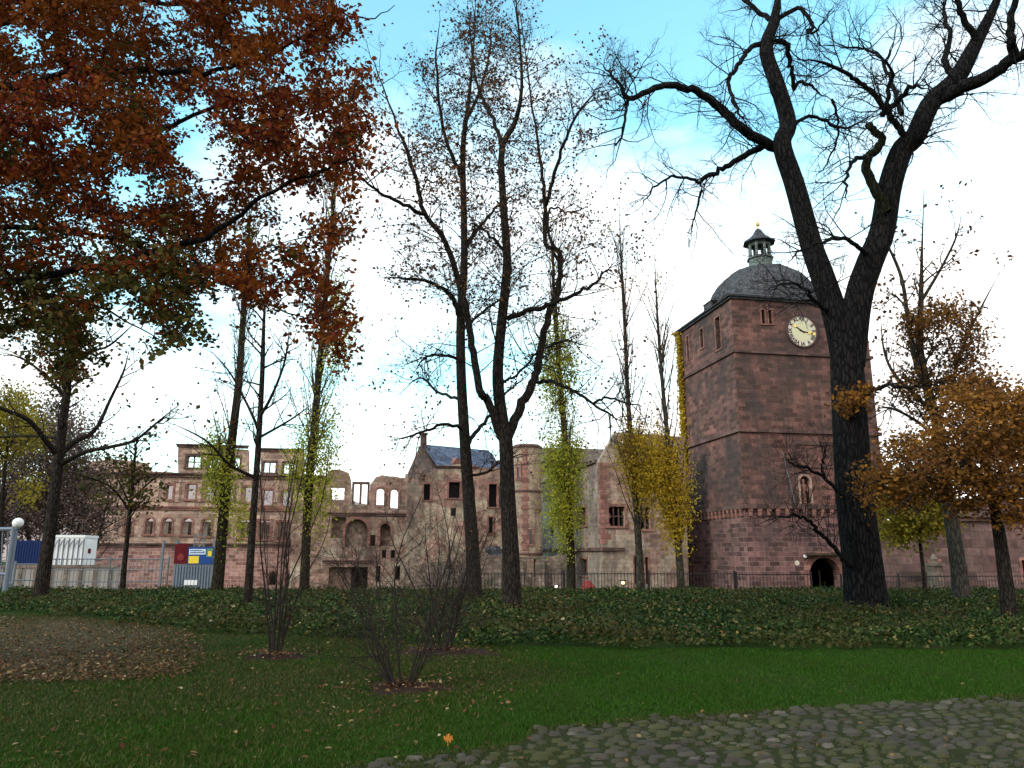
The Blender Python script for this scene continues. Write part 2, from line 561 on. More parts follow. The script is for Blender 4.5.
M['beech'] = leaf_mat('copper_beech_leaves', [(0, (0.06, 0.012, 0.009)), (0.35, (0.14, 0.022, 0.012)), (0.6, (0.20, 0.036, 0.012)), (0.88, (0.24, 0.07, 0.012)), (1, (0.13, 0.06, 0.015))],
                      0.4, patch=(0.19, 0.058, 0.009), pscale=0.8)
M['maple'] = leaf_mat('dull_green_leaves', [(0, (0.03, 0.035, 0.01)), (0.5, (0.07, 0.065, 0.018)), (0.8, (0.11, 0.085, 0.02)), (1, (0.14, 0.06, 0.015))], 0.3)
M['brownleaf'] = leaf_mat('brown_dry_leaves', [(0, (0.045, 0.022, 0.014)), (0.6, (0.11, 0.05, 0.025)), (1, (0.22, 0.095, 0.03))], 0.35)
M['poplar_green'] = leaf_mat('yellow_green_leaves', [(0, (0.20, 0.21, 0.03)), (0.5, (0.36, 0.36, 0.045)), (1, (0.54, 0.48, 0.06))], 0.48)
M['poplar_yellow'] = leaf_mat('golden_yellow_leaves', [(0, (0.26, 0.17, 0.02)), (0.5, (0.48, 0.31, 0.025)), (1, (0.62, 0.44, 0.05))], 0.45)
M['oak'] = leaf_mat('orange_oak_leaves', [(0, (0.09, 0.04, 0.014)), (0.4, (0.19, 0.085, 0.02)), (0.8, (0.28, 0.115, 0.02)), (1, (0.33, 0.165, 0.03))], 0.33, patch=(0.10, 0.045, 0.02))
M['limegreen'] = leaf_mat('yellow_lime_leaves', [(0, (0.13, 0.12, 0.02)), (0.5, (0.24, 0.20, 0.025)), (1, (0.34, 0.25, 0.03))], 0.35)
M['brush'] = leaf_mat('brown_brush_leaves', [(0, (0.075, 0.05, 0.045)), (0.6, (0.14, 0.095, 0.085)), (1, (0.21, 0.15, 0.12))], 0.25)
M['ivy'] = leaf_mat('ivy_leaves', [(0, (0.007, 0.018, 0.005)), (0.45, (0.020, 0.044, 0.011)), (0.78, (0.045, 0.078, 0.020)), (0.93, (0.11, 0.115, 0.035)), (1, (0.28, 0.20, 0.07))], 0.2,
                    patch=(0.055, 0.052, 0.016), rough=0.45, pscale=0.4)
M['grass'] = leaf_mat('grass_blades', [(0, (0.015, 0.042, 0.004)), (0.5, (0.026, 0.074, 0.007)), (0.9, (0.042, 0.100, 0.012)), (1, (0.09, 0.11, 0.035))], 0.3, patch=(0.034, 0.064, 0.010), pscale=0.9)
M['worn'] = leaf_mat('worn_grass_blades', [(0, (0.024, 0.038, 0.008)), (0.5, (0.044, 0.060, 0.014)), (0.88, (0.078, 0.074, 0.026)), (1, (0.15, 0.11, 0.055))], 0.25)
M['litter'] = leaf_mat('fallen_leaves', [(0, (0.05, 0.022, 0.012)), (0.35, (0.11, 0.05, 0.025)), (0.75, (0.15, 0.08, 0.036)), (0.95, (0.21, 0.14, 0.065)), (1, (0.40, 0.32, 0.2))], 0.15)
M['mapleleaf'] = leaf_mat('bright_orange_leaf', [(0, (0.40, 0.15, 0.028)), (1, (0.40, 0.15, 0.028))], 0.2)
M['mulch'] = plain('bark_mulch', (0.030, 0.018, 0.014), 0.95, 0, 0.6, 9.0, 1.0)
M['mould'] = plain('leaf_mould', (0.060, 0.044, 0.024), 0.95, 0, 0.6, 6.0, 1.0)
M['hill'] = plain('hazed_autumn_woodland', (0.30, 0.235, 0.225), 0.95, 0, 0.35, 0.03)  # autumn woodland colour, paled by distance haze painted into it

# ground material: earth under grass, leaf-strewn patch to the left
mg, t, b, _ = new_mat('lawn_soil')
g = N(t, 'ShaderNodeNewGeometry')
n1 = noise(t, g.outputs['Position'], 0.7, 6, 0.65); n2 = noise(t, g.outputs['Position'], 9.0, 6, 0.7)
c = mixc(t, n2, (0.012, 0.024, 0.003), (0.028, 0.056, 0.007))
earth = mixc(t, n2, (0.03, 0.021, 0.014), (0.075, 0.052, 0.032))
c = mixc(t, ramp(t, n1, [(0.52, 0.0), (0.7, 0.6)]), c, earth)
L(t, c, b.inputs['Base Color']); b.inputs['Roughness'].default_value = 0.95
bp = N(t, 'ShaderNodeBump'); bp.inputs['Strength'].default_value = 1.0; bp.inputs['Distance'].default_value = 0.04
L(t, n2, bp.inputs['Height']); L(t, bp.outputs[0], b.inputs['Normal'])
M['ground'] = mg
# cobble material
mc, t, b, _ = new_mat('cobble_stone')
g = N(t, 'ShaderNodeNewGeometry')
c = ramp(t, g.outputs['Random Per Island'], [(0, (0.034, 0.029, 0.021)), (0.55, (0.048, 0.042, 0.031)), (0.9, (0.064, 0.056, 0.043)), (1, (0.13, 0.11, 0.092))])
n2 = noise(t, g.outputs['Position'], 22.0, 6, 0.7)
c = mixc(t, math_(t, 'MULTIPLY', n2, 0.6), c, (0.03, 0.027, 0.025))
mm = ramp(t, noise(t, g.outputs['Position'], 1.2, 5, 0.7), [(0.47, 0.0), (0.58, 1.0)])
c = mixc(t, math_(t, 'MULTIPLY', mm, 0.7), c, (0.044, 0.046, 0.012))
L(t, c, b.inputs['Base Color']); b.inputs['Roughness'].default_value = 0.85; b.inputs['Specular IOR Level'].default_value = 0.15
bp = N(t, 'ShaderNodeBump'); bp.inputs['Strength'].default_value = 0.6; bp.inputs['Distance'].default_value = 0.01
L(t, n2, bp.inputs['Height']); L(t, bp.outputs[0], b.inputs['Normal'])
M['cobble'] = mc
M['pathsoil'] = plain('mossy_joint_soil', (0.022, 0.025, 0.009), 0.95, 0, 0.6, 3.0)

# ------------------------------------------------------------------ terrain
_iv = np.array([gnd(x, y)[:2] for x, y in ((-420, 602), (-200, 605), (0, 612), (100, 620), (200, 632), (300, 638), (420, 643), (500, 647), (700, 650), (1024, 651), (1250, 654))])
_iv = _iv[np.argsort(_iv[:, 0])]
_pe = np.array([gnd(x, y)[:2] for x, y in ((335, 772), (430, 758), (520, 748), (532, 733), (700, 718), (860, 706), (1024, 700), (1300, 690))])
CREST = 26.5


def ivy_edge(X):
    return np.interp(X, _iv[:, 0], _iv[:, 1])


def path_edge(X):
    return np.interp(X, _pe[:, 0], _pe[:, 1], left=3.0)


def hgt(X, Y):
    X = np.asarray(X, float); Y = np.asarray(Y, float)
    e = ivy_edge(X)
    up = 0.06 * smooth((Y - e) / np.maximum(CREST - e, 3.0))
    down = smooth((Y - 29.0) / 9.0)
    left = smooth((-X - 9.0) / 6.0)
    moat = smooth((Y - 40.0) / 16.0) * (1 - left * smooth((75 - Y) / 25.0))
    return up * (1 - down) - 0.5 * down - 5.0 * moat + 0.02 * np.sin(X * 1.3) * np.sin(Y * 0.9)


xs = np.concatenate([-np.geomspace(3000, 40, 14), np.arange(-36, 37, 0.75), np.geomspace(40, 3000, 14)])
ys = np.concatenate([[-2500, -600, -150, -40, -12, -4], np.arange(-2, 45, 0.6), np.geomspace(46, 3500, 26)])
XX, YY = np.meshgrid(xs, ys)
V = np.stack([XX.ravel(), YY.ravel(), hgt(XX, YY).ravel()], 1)
nx_ = len(xs)
I = (np.arange(len(ys) - 1)[:, None] * nx_ + np.arange(nx_ - 1)[None]).ravel()
tag(mesh_obj('ground', V, np.stack([I, I + 1, I + nx_ + 1, I + nx_], 1), M['ground'], loc=(0, 0, 0), smooth_=True), kind='structure')

# wooded hill across the valley
P = [(-900, 50), (-620, 70), (-470, 84), (-380, 90), (-290, 78), (-200, 60), (-120, 50), (0, 40), (150, 30), (400, 20)]
hx = np.linspace(-900, 400, 90)
hz = np.interp(hx, [p[0] for p in P], [p[1] for p in P])
vv = []
prof = [(0, -12), (60, 0.35), (140, 0.75), (240, 1.0), (420, 0.8), (600, -12)]
for x, z in zip(hx, hz):
    for (dy, k) in prof:
        vv.append((x, 620 + dy + rng.uniform(-8, 8), (z * k + rng.uniform(-2, 2)) if k > -1 else k))
m_ = len(prof)
ff = [(i * m_ + j, (i + 1) * m_ + j, (i + 1) * m_ + j + 1, i * m_ + j + 1) for i in range(len(hx) - 1) for j in range(m_ - 1)]
tag(mesh_obj('hill', vv, ff, M['hill'], smooth_=True, fix=True), kind='structure')

# ------------------------------------------------------------------ leaves
def leaf_mesh(name, P, size, mat, parent=None, kind6=False, flat=0.0, jitter=0.35, loc=None, up=None):
    """One small blade per point: a folded diamond, or a six-sided leaf for nearer plants."""
    P = np.asarray(P, float); n = len(P)
    d = rng.normal(size=(n, 3)); d[:, 2] *= (1 - flat); d /= np.linalg.norm(d, axis=1)[:, None]
    r = rng.normal(size=(n, 3))
    if flat:
        r = r * (1 - flat * 0.85) + np.array([0, 0, 1.0]) * flat * 1.5
    s = np.cross(d, r); s /= (np.linalg.norm(s, axis=1)[:, None] + 1e-9)
    nn = np.cross(s, d)
    L_ = size * (1 + jitter * rng.uniform(-1, 1, n))[:, None]
    if kind6:
        T = [(0, -.5, 0), (.22, -.28, .06), (.30, .06, .10), (0, .5, -.04), (-.30, .06, .10), (-.22, -.28, .06)]
    else:
        T = [(0, -.5, 0), (.36, 0, .08), (0, .5, -.03), (-.36, 0, .08)]
    k = len(T)
    V = np.empty((n, k, 3))
    for i, (a, b_, c_) in enumerate(T):
        V[:, i] = P + L_ * (a * s + b_ * d + c_ * nn)
    Fc = np.arange(n * k).reshape(n, k)
    return mesh_obj(name, V.reshape(-1, 3), Fc, mat, parent, loc=loc)


# ------------------------------------------------------------------ branches
def catmull(P, n):
    P = np.asarray(P, float)
    if len(P) < 3:
        return np.array([P[0] + (P[-1] - P[0]) * t_ for t_ in np.linspace(0, 1, n)])
    Q = np.vstack([2 * P[0] - P[1], P, 2 * P[-1] - P[-2]])
    out = []
    for t_ in np.linspace(0, len(P) - 1 - 1e-6, n):
        i = int(t_); f = t_ - i
        p0, p1, p2, p3 = Q[i:i + 4]
        out.append(0.5 * (2 * p1 + (p2 - p0) * f + (2 * p0 - 5 * p1 + 4 * p2 - p3) * f * f + (3 * p1 - p0 - 3 * p2 + p3) * f ** 3))
    return np.array(out)


def tubes_mesh(paths, sides):
    """All paths -> one vertex/quad array pair; paths grouped by length for speed."""
    groups = {}
    for p, r in paths:
        groups.setdefault(len(p), []).append((p, r))
    Vs, Fs, k0 = [], [], 0
    ang = np.linspace(0, 2 * math.pi, sides, endpoint=False)
    ca, sa = np.cos(ang), np.sin(ang)
    for m, lst in groups.items():
        P = np.array([x[0] for x in lst]); Rr = np.array([x[1] for x in lst])
        T = np.gradient(P, axis=1); T /= (np.linalg.norm(T, axis=2, keepdims=True) + 1e-9)
        mean = np.abs(P[:, -1] - P[:, 0]); ax = np.argmin(mean, axis=1)
        ref = np.eye(3)[ax][:, None, :]
        n1 = np.cross(T, np.broadcast_to(ref, T.shape)); n1 /= (np.linalg.norm(n1, axis=2, keepdims=True) + 1e-9)
        n2 = np.cross(T, n1)
        V = P[:, :, None, :] + Rr[:, :, None, None] * (n1[:, :, None, :] * ca[None, None, :, None] + n2[:, :, None, :] * sa[None, None, :, None])
        n = len(lst)
        idx = np.arange(n * m * sides).reshape(n, m, sides)
        a = idx[:, :-1]; b_ = np.roll(a, -1, axis=2); d = idx[:, 1:]; c_ = np.roll(d, -1, axis=2)
        Fs.append(np.stack([a, b_, c_, d], -1).reshape(-1, 4) + k0)
        Vs.append(V.reshape(-1, 3)); k0 += n * m * sides
    return np.concatenate(Vs), np.concatenate(Fs)


def unit(v):
    return v / (np.linalg.norm(v) + 1e-9)


class Tree:
    def __init__(s, Y, base_px, extra_sink=0.15, base_z=None):
        s.Y = Y
        p = at(base_px[0], base_px[1], Y)
        z = float(hgt(p[0], Y)) if base_z is None else base_z
        s.base = np.array([p[0], Y, z])
        s.foot = np.array([p[0], Y, z - extra_sink])
        s.limbs, s.big, s.mid, s.fine, s.tips = [], [], [], [], []

    def limb(s, px, r0, r1, dY=0.0, foot=False, n=None, wig=0.0, y0=0.0, flare=1.0, trunk=False, tip=True):
        """A limb through picture points; its own depth runs from Y+y0 to Y+dY. Radii in pixels."""
        m = len(px)
        pts = [at(x, y, s.Y + y0 + (dY - y0) * (i / max(1, m - 1))) for i, (x, y) in enumerate(px)]
        if foot:
            pts = [s.foot] + pts
            m += 1
        n = n or (m * 4)
        Pp = catmull(pts, n)
        if wig:
            nz = rng.normal(size=(n, 3)) * wig
            nz[0] = 0
            Pp = Pp + nz
        k = s.Y / F_
        t_ = np.linspace(0, 1, n)
        rr = (r0 + (r1 - r0) * t_) * k
        if tip:
            rr = rr * np.clip((1 - t_) / 0.25, 0.12, 1.0) ** 0.7
        if foot and flare > 1:
            rr = rr * (1 + (flare - 1) * np.exp(-t_ * 14))
        s.limbs.append((Pp, rr))
        (s.big if (trunk or foot) else s.mid).append((Pp, rr))
        return Pp, rr

    def walk(s, p, d, ln, r, wig, up, m=6):
        pts = [p]; st = ln / (m - 1)
        nz = rng.normal(size=(m, 3)) * wig
        for i in range(m - 1):
            d = unit(d + nz[i] + np.array([0, 0, up]))
            p = p + d * st
            pts.append(p)
        return np.array(pts), r * np.linspace(1, 0.28, m)

    def spawn(s, Pp, rr, n, lens, t0=0.2, ang=(35, 75), wig=0.2, up=0.06, kids=(5, 4), rmax=0.05, leaf_p=0.0, bias=None, lvl=0, m=6):
        for _ in range(n):
            t_ = rng.uniform(t0, 1.0) if t0 < 1 else 1.0
            x = t_ * (len(Pp) - 1); i = min(int(x), len(Pp) - 2); f = x - i
            p = Pp[i] * (1 - f) + Pp[i + 1] * f
            tan = unit(Pp[i + 1] - Pp[i])
            a = R(rng.uniform(*ang))
            q = unit(np.cross(tan, rng.normal(size=3)))
            d = unit(tan * math.cos(a) + q * math.sin(a))
            if bias is not None and lvl == 0:
                d = unit(d + bias)
            ln = lens[lvl] * rng.uniform(0.55, 1.2) * (1 - 0.35 * t_)
            r = min(float(rr[i]) * 0.62, rmax)
            path, pr = s.walk(p, d, ln, r, wig, up, m)
            (s.mid if r > 0.028 else s.fine).append((path, pr))
            if lvl < len(kids):
                k = kids[lvl]
                s.spawn(path, pr, max(1, int(rng.poisson(k))), lens, 0.25, ang, wig, up, kids, rmax * 0.55, leaf_p, None, lvl + 1, max(4, m - 1))
            if lvl >= len(kids) - (1 if len(kids) > 1 else 0) and leaf_p:
                for q_ in path[1:]:
                    if rng.random() < leaf_p:
                        s.tips.append(q_ + rng.normal(size=3) * 0.04)

    def build(s, name, label, cat, bark_m, twig_m, group=None, leaves=None, sides=14):
        root = thing(name, label, cat, tuple(s.base), group)
        V, Fc = tubes_mesh(s.big, sides)
        mesh_obj('trunk', V, Fc, bark_m, root, smooth_=True)
        if s.mid:
            V, Fc = tubes_mesh(s.mid, 7)
            mesh_obj('branches', V, Fc, bark_m, root, smooth_=True)
        if s.fine:
            V, Fc = tubes_mesh(s.fine, 3)
            mesh_obj('twigs', V, Fc, twig_m, root, smooth_=True)
        for lname, pts, size, mat, k6, flat in (leaves or []):
            if len(pts):
                leaf_mesh(lname, pts, size, mat, root, k6, flat)
        return root


def in_poly(x, y, poly):
    c = False
    for (x0, y0), (x1, y1) in zip(poly, poly[1:] + poly[:1]):
        if (y0 > y) != (y1 > y) and x < (x1 - x0) * (y - y0) / (y1 - y0) + x0:
            c = not c
    return c


def crown_points(tree, blobs, n, per, spread, flat=0.5, twig=True):
    """Leaf clumps filling rough lobes (centre px, radius px, depth offset); each clump hangs on a twig that grows from the nearest wood."""
    allp = np.concatenate([p for p, r in tree.limbs])
    out, cand = [], []
    tot = sum(b[2] * b[3] for b in blobs)
    for (cx, cy, rx, ry, dy, dd) in blobs:
        for _ in range(int(n * rx * ry / tot)):
            v = unit(rng.normal(size=3)) * rng.uniform(0.12, 1.0) ** 0.5
            cand.append(at(cx + v[0] * rx, cy + v[1] * ry, tree.Y + dy + v[2] * dd))
    cand.sort(key=lambda q: ((allp - q) ** 2).sum(1).min())
    NP = np.empty((len(allp) + len(cand) * 2, 3)); NP[:len(allp)] = allp; m = len(allp)
    for c in cand:
        k = int(rng.poisson(per))
        q = rng.normal(size=(k, 3)) * spread * rng.uniform(0.6, 1.4); q[:, 2] *= flat
        out.append(c + q)
        j = np.argmin(((NP[:m] - c) ** 2).sum(1)); a = NP[j].copy()
        mid = (a + c) / 2 + rng.normal(size=3) * 0.12 * np.linalg.norm(c - a)
        NP[m] = c; NP[m + 1] = mid; m += 2
        if twig:
            tree.fine.append((catmull([a, mid, c], 6), np.linspace(0.014, 0.005, 6) * max(1.0, tree.Y / 30)))
    return np.concatenate(out)


# ================================================================== THE CASTLE
A_ = R(10.8)
e1 = np.array([math.cos(A_), math.sin(A_)]); e2 = np.array([-e1[1], e1[0]])
nF, nL = -e2, -e1
ZB = -7.0


def front(px, py, Y):
    return Facade(at(px, py, Y), e1, nF)


def window_frame(fac, parent, u0, u1, z0, z1, mat, fw=0.2, proud=0.09, name='window', cross=None, pane_or_shade=None, sill=True, cmat=None):
    mb = MB()
    g_ = 0.004
    mb.box(fac, u0 - fw, u0 - g_, z0, z1 + fw, -0.12, proud)
    mb.box(fac, u1 + g_, u1 + fw, z0, z1 + fw, -0.12, proud)
    mb.box(fac, u0 - g_ + 0.002, u1 + g_ - 0.002, z1 + g_, z1 + fw, -0.12, proud)
    o = mb.build(name, mat, parent)
    if sill:
        s = MB(); s.box(fac, u0 - fw * 1.4, u1 + fw * 1.4, z0 - fw * 0.9, z0 - g_, -0.1, proud * 2)
        s.build('sill', mat, o)
    if cross:
        nu, nz = cross
        c = MB()
        for i in range(1, nu):
            u = u0 + (u1 - u0) * i / nu
            c.box(fac, u - 0.07, u + 0.07, z0, z1, -0.42, -0.2)
        for j in range(1, nz):
            z = z0 + (z1 - z0) * j / nz
            c.box(fac, u0, u1, z - 0.06, z + 0.06, -0.40, -0.22)
        c.build('mullion', cmat or mat, o)
    if pane_or_shade:
        p = MB(); p.box(fac, u0, u1, z0, z1, -0.62, -0.56); p.build('pane_or_shade', pane_or_shade, o)
    return o


def arch_band(fac, poly, fw, proud, name, mat, parent, depth=0.15):
    """A moulded band that follows an arched opening's jambs and head."""
    P = poly[1:]                                    # from bottom right over the head
    P = P + [poly[0]]
    cx = sum(p[0] for p in poly) / len(poly); cz = min(p[1] for p in poly)
    top = max(p[1] for p in poly)
    outer = []
    for u, z in P:
        k = 1.0 if abs(u - cx) < 1e-6 else (1 if u > cx else -1)
        half = max(abs(p[0] - cx) for p in poly)
        outer.append((cx + (u - cx) * (half + fw) / half, cz if z == cz else cz + (z - cz) * (top - cz + fw) / (top - cz)))
    mb = MB()
    for (a, b_, c_, d) in zip(P, P[1:], outer[1:], outer):
        q = [a, b_, c_, d]
        mb.add([fac.pt(u, z, w) for w in (-depth, proud) for u, z in q], [(0, 1, 2, 3), (7, 6, 5, 4), (0, 4, 5, 1), (1, 5, 6, 2), (2, 6, 7, 3), (3, 7, 4, 0)])
    return mb.build(name, mat, parent)


# ---------------------------------------------------------------- gate tower
C = at(741, 450, 75)
FT = Facade(C, e1, nF)
FL = Facade(C, e2, nL)
TW = FT.uv(879, 440)[0]; TL = FL.uv(682, 450)[0]
z_eave = FT.uv(736, 299)[1]; z_c1 = FT.uv(738, 351)[1]; z_c2 = FT.uv(742, 430)[1]; z_c3 = FT.uv(745, 508)[1]
tower = thing('gate_tower', 'square red sandstone gate tower with clock, dark dome and lantern', 'tower', (C[0] + 6, C[1] + 6, ZB))
gate_p = FT.rect(807.5, 557.5, 843, 600)
gate = arch_poly(gate_p[0], gate_p[1], ZB + 0.5, gate_p[3])
tw1 = FT.rect(761, 310, 765.5, 324); tw2 = FT.rect(768, 310, 772.5, 324)
nich = FT.rect(799, 476, 811, 505)
fslit = FT.rect(772, 566, 774, 572)
front_low = wall(FT, 'lower_wall', rect_poly(0, TW, ZB, z_c3), [gate], 1.2, M['tower_low'], tower)
niche_poly = arch_poly(nich[0], nich[1], nich[2] + 0.15, nich[3])
ft_up = wall(FT, 'upper_wall', rect_poly(0, TW, z_c3 + 0.002, z_eave), [rect_poly(*tw1), rect_poly(*tw2), niche_poly], 1.2, M['tower'], tower)
slits = [FL.rect(686.5, 337, 690, 362), FL.rect(700, 330, 704, 347), FL.rect(715, 319, 721.5, 348)]
ls2 = [FL.rect(691, 566, 694, 579)]
left_low = wall(Facade(C, e2, nL), 'lower_wall', rect_poly(1.2, TL, ZB, z_c3), [rect_poly(*r_) for r_ in ls2], 1.2, M['tower_low'], tower)
left_up = wall(FL, 'upper_wall', rect_poly(1.2, TL, z_c3 + 0.002, z_eave), [rect_poly(*r_) for r_ in slits], 1.2, M['tower'], tower)
mb = MB()
mb.box(FT, TW - 1.2, TW, ZB, z_eave, -TL, -1.2)
mb.box(FT, 1.2, TW - 1.2, ZB, z_eave, -TL, -TL + 1.2)
mb.build('rear_wall', M['tower'], tower)
mb = MB(); mb.box(FT, 1.3, TW - 1.3, z_c3 - 0.4, z_c3 + 0.4, -TL + 1.3, -1.3); mb.box(FT, 1.3, TW - 1.3, z_eave - 0.6, z_eave - 0.1, -TL + 1.3, -1.3)
mb.build('floor_slab', M['wood'], tower)
mb = MB(); mb.box(FT, 1.25, TW - 1.25, ZB, gate_p[2] + 0.3, -TL + 1.25, -1.25); mb.build('passage_floor', M['terrace'], tower)
for zc, hh, pj in ((z_c1, 0.32, 0.22), (z_c2, 0.36, 0.26)):
    mb = MB()
    mb.box(FT, -pj, TW + pj, zc - hh / 2, zc + hh / 2, 0.004, pj)
    mb.box(FL, -0.002, TL + pj, zc - hh / 2, zc + hh / 2, 0.004, pj)
    mb.box(FT, TW + 0.004, TW + pj, zc - hh / 2, zc + hh / 2, -TL, 0.0)
    mb.build('string_course', M['trim'], tower)
# corbel frieze
mb = MB()
mb.box(FT, -0.35, TW + 0.35, z_c3 - 0.05, z_c3 + 0.38, 0.004, 0.35)
mb.box(FL, -0.002, TL + 0.3, z_c3 - 0.05, z_c3 + 0.38, 0.004, 0.35)
mb.build('string_course', M['trim'], tower)
mb = MB()
nc = 16
for fac, ln in ((FT, TW), (FL, TL)):
    for i in range(nc):
        mb = MB()
        u = (i + 0.5) * ln / nc
        mb.box(fac, u - 0.13, u + 0.13, z_c3 - 0.75, z_c3 - 0.055, 0.004, 0.30)
        mb.box(fac, u - 0.20, u + 0.20, z_c3 - 0.30, z_c3 - 0.056, 0.006, 0.32)
        mb.build('corbel', M['redtrim'], tower)
# corner quoins, slightly proud
mb = MB()
k = 0; z = z_c3 + 0.5
while z < z_eave - 0.6:
    w_ = 0.85 if k % 2 else 0.5
    mb.box(FT, -0.03, w_, z, z + 0.48, 0.003, 0.03); mb.box(FL, 0.0, 1.3 - w_, z, z + 0.48, 0.003, 0.03)
    z += 0.5; k += 1
mb.build('corner_quoins', M['tower'], tower)
# eaves and roof skirt
mb = MB()
mb.box(FT, -0.25, TW + 0.25, z_eave + 0.002, z_eave + 0.22, -TL - 0.25, 0.25)
mb.box(FT, -0.45, TW + 0.45, z_eave + 0.222, z_eave + 0.36, -TL - 0.45, 0.45)
mb.build('eaves', M['slate'], tower)
Tc = C[:2] + e1 * TW / 2 + e2 * TL / 2
zr = z_eave + 0.364
mb = MB()
sk = [FT.pt(-0.5, zr, 0.5), FT.pt(TW + 0.5, zr, 0.5), FT.pt(TW + 0.5, zr, -TL - 0.5), FT.pt(-0.5, zr, -TL - 0.5)]
sk2 = [FT.pt(1.5, zr + 0.9, -1.5), FT.pt(TW - 1.5, zr + 0.9, -1.5), FT.pt(TW - 1.5, zr + 0.9, -TL + 1.5), FT.pt(1.5, zr + 0.9, -TL + 1.5)]
mb.hexa(sk + sk2)
mb.build('roof_skirt', M['slate'], tower)
Yc = Tc[1]
ztop = at(757, 268, Yc)[2]; RD = 6.5
hD = ztop - zr - 0.2
prof = [(1.02, 0), (1.0, .14), (.965, .30), (.90, .46), (.80, .62), (.66, .77), (.48, .90), (.30, .97), (.22, 1.0)]
mb = MB(); mb.lathe((Tc[0], Tc[1], zr + 0.15), [(RD * r_, hD * z_) for r_, z_ in prof], 16, A_ + math.pi / 16)
dome = mb.build('dome', M['slate'], tower, smooth_=False)
for i in range(8):
    mb = MB()
    q = A_ + math.pi / 16 + i * math.pi / 4
    for (r0, z0), (r1, z1) in zip(prof, prof[1:]):
        a = (Tc[0] + RD * r0 * math.cos(q), Tc[1] + RD * r0 * math.sin(q), zr + 0.15 + hD * z0)
        b2 = (Tc[0] + RD * r1 * math.cos(q), Tc[1] + RD * r1 * math.sin(q), zr + 0.15 + hD * z1)
        mb.cyl(a, b2, 0.06, 0.06, 6)
    mb.build('dome_rib', M['slate'], dome)
# dormers
for (u, dw) in ((TW * 0.60, 1.6), (1.0, 0.9)):
    p = at(790, 288, Yc - 5) if dw > 1 else at(714, 304, Yc - 2)
    f_ = Facade(p, e1, nF)
    mb = MB(); mb.box(f_, -0.5, 0.5, p[2] - 0.7, p[2] + 0.25, -1.6, 0.35)
    pr = [f_.pt(-0.65, p[2] + 0.26, 0.5), f_.pt(0.65, p[2] + 0.26, 0.5), f_.pt(0.65, p[2] + 0.26, -1.8), f_.pt(-0.65, p[2] + 0.26, -1.8), f_.pt(0, p[2] + 0.75, 0.5), f_.pt(0, p[2] + 0.75, -1.8)]
    mb.add(pr, [(3, 2, 1, 0), (0, 1, 4), (1, 2, 5, 4), (2, 3, 5), (3, 0, 4, 5)])
    dm = mb.build('dormer', M['slate'], tower)
    mb = MB(); mb.box(f_, -0.35, 0.35, p[2] - 0.45, p[2] + 0.12, 0.36, 0.40); mb.build('dormer_window', M['dark'], dm)
# lantern
zl = ztop - 0.25
k_ = Yc / F_
lan_h0 = at(760, 259, Yc)[2]; lan_h1 = at(760, 243, Yc)[2]; lan_h2 = at(760, 229, Yc)[2]; lan_h3 = at(757, 219, Yc)[2]
cx, cy = Tc
mb = MB(); mb.lathe((cx, cy, zl), [(1.55, 0), (1.5, 0.15), (1.35, 0.2), (1.35, lan_h0 - zl - 0.15), (1.55, lan_h0 - zl - 0.1), (1.55, lan_h0 - zl)], 8, A_)
lan = mb.build('lantern', M['copper'], tower)
mb = MB()
for i in range(8):
    q = A_ + i * math.pi / 4
    a = (cx + 1.15 * math.cos(q), cy + 1.15 * math.sin(q))
    mb.cyl((a[0], a[1], lan_h0), (a[0], a[1], lan_h1), 0.17, 0.15, 8)
    q2 = q + math.pi / 4
    b2 = (cx + 1.15 * math.cos(q2), cy + 1.15 * math.sin(q2))
    mb.cyl((a[0], a[1], lan_h1 - 0.3), (b2[0], b2[1], lan_h1 - 0.3), 0.2, 0.2, 4)
mb.build('lantern_columns', M['copper'], lan)
mb = MB(); mb.lathe((cx, cy, lan_h1 - 0.1), [(1.9, 0), (1.8, 0.2), (1.25, 0.55), (0.75, 1.0), (0.35, lan_h2 - lan_h1 - 0.1), (0.16, lan_h2 - lan_h1 + 0.1)], 8, A_)
mb.build('lantern_roof', M['slate'], lan)
mb = MB(); mb.lathe((cx, cy, lan_h2 - 0.1), [(0.12, 0), (0.07, 0.4), (0.22, 0.55), (0.25, 0.68), (0.1, 0.85), (0.05, lan_h3 - lan_h2)], 8)
f_ = Facade((cx, cy), e1, nF); mb.box(f_, -0.3, 0.3, lan_h3 - 0.55, lan_h3 - 0.47, -0.03, 0.03)
mb.build('finial', M['gold'], lan)
# clock
cu_, cz_ = FT.uv(801.5, 331.5)
RC = 16.2 * 75.5 / F_ * 1.01


def disc(fac, u, z, r, w0, w1, k=40, r_in=0.0):
    mb_ = MB()
    ring = [(u + r * math.cos(2 * math.pi * i / k), z + r * math.sin(2 * math.pi * i / k)) for i in range(k)]
    if r_in:
        inn = [(u + r_in * math.cos(2 * math.pi * i / k), z + r_in * math.sin(2 * math.pi * i / k)) for i in range(k)]
        for i in range(k):
            j = (i + 1) % k
            q = [ring[i], ring[j], inn[j], inn[i]]
            mb_.add([fac.pt(a, b2, w) for w in (w0, w1) for a, b2 in q], [(3, 2, 1, 0), (4, 5, 6, 7), (0, 1, 5, 4), (2, 3, 7, 6)])
    else:
        mb_.add([fac.pt(a, b2, w) for w in (w0, w1) for a, b2 in ring],
                [tuple(range(k - 1, -1, -1)), tuple(range(k, 2 * k))] + [(i, (i + 1) % k, k + (i + 1) % k, k + i) for i in range(k)])
    return mb_


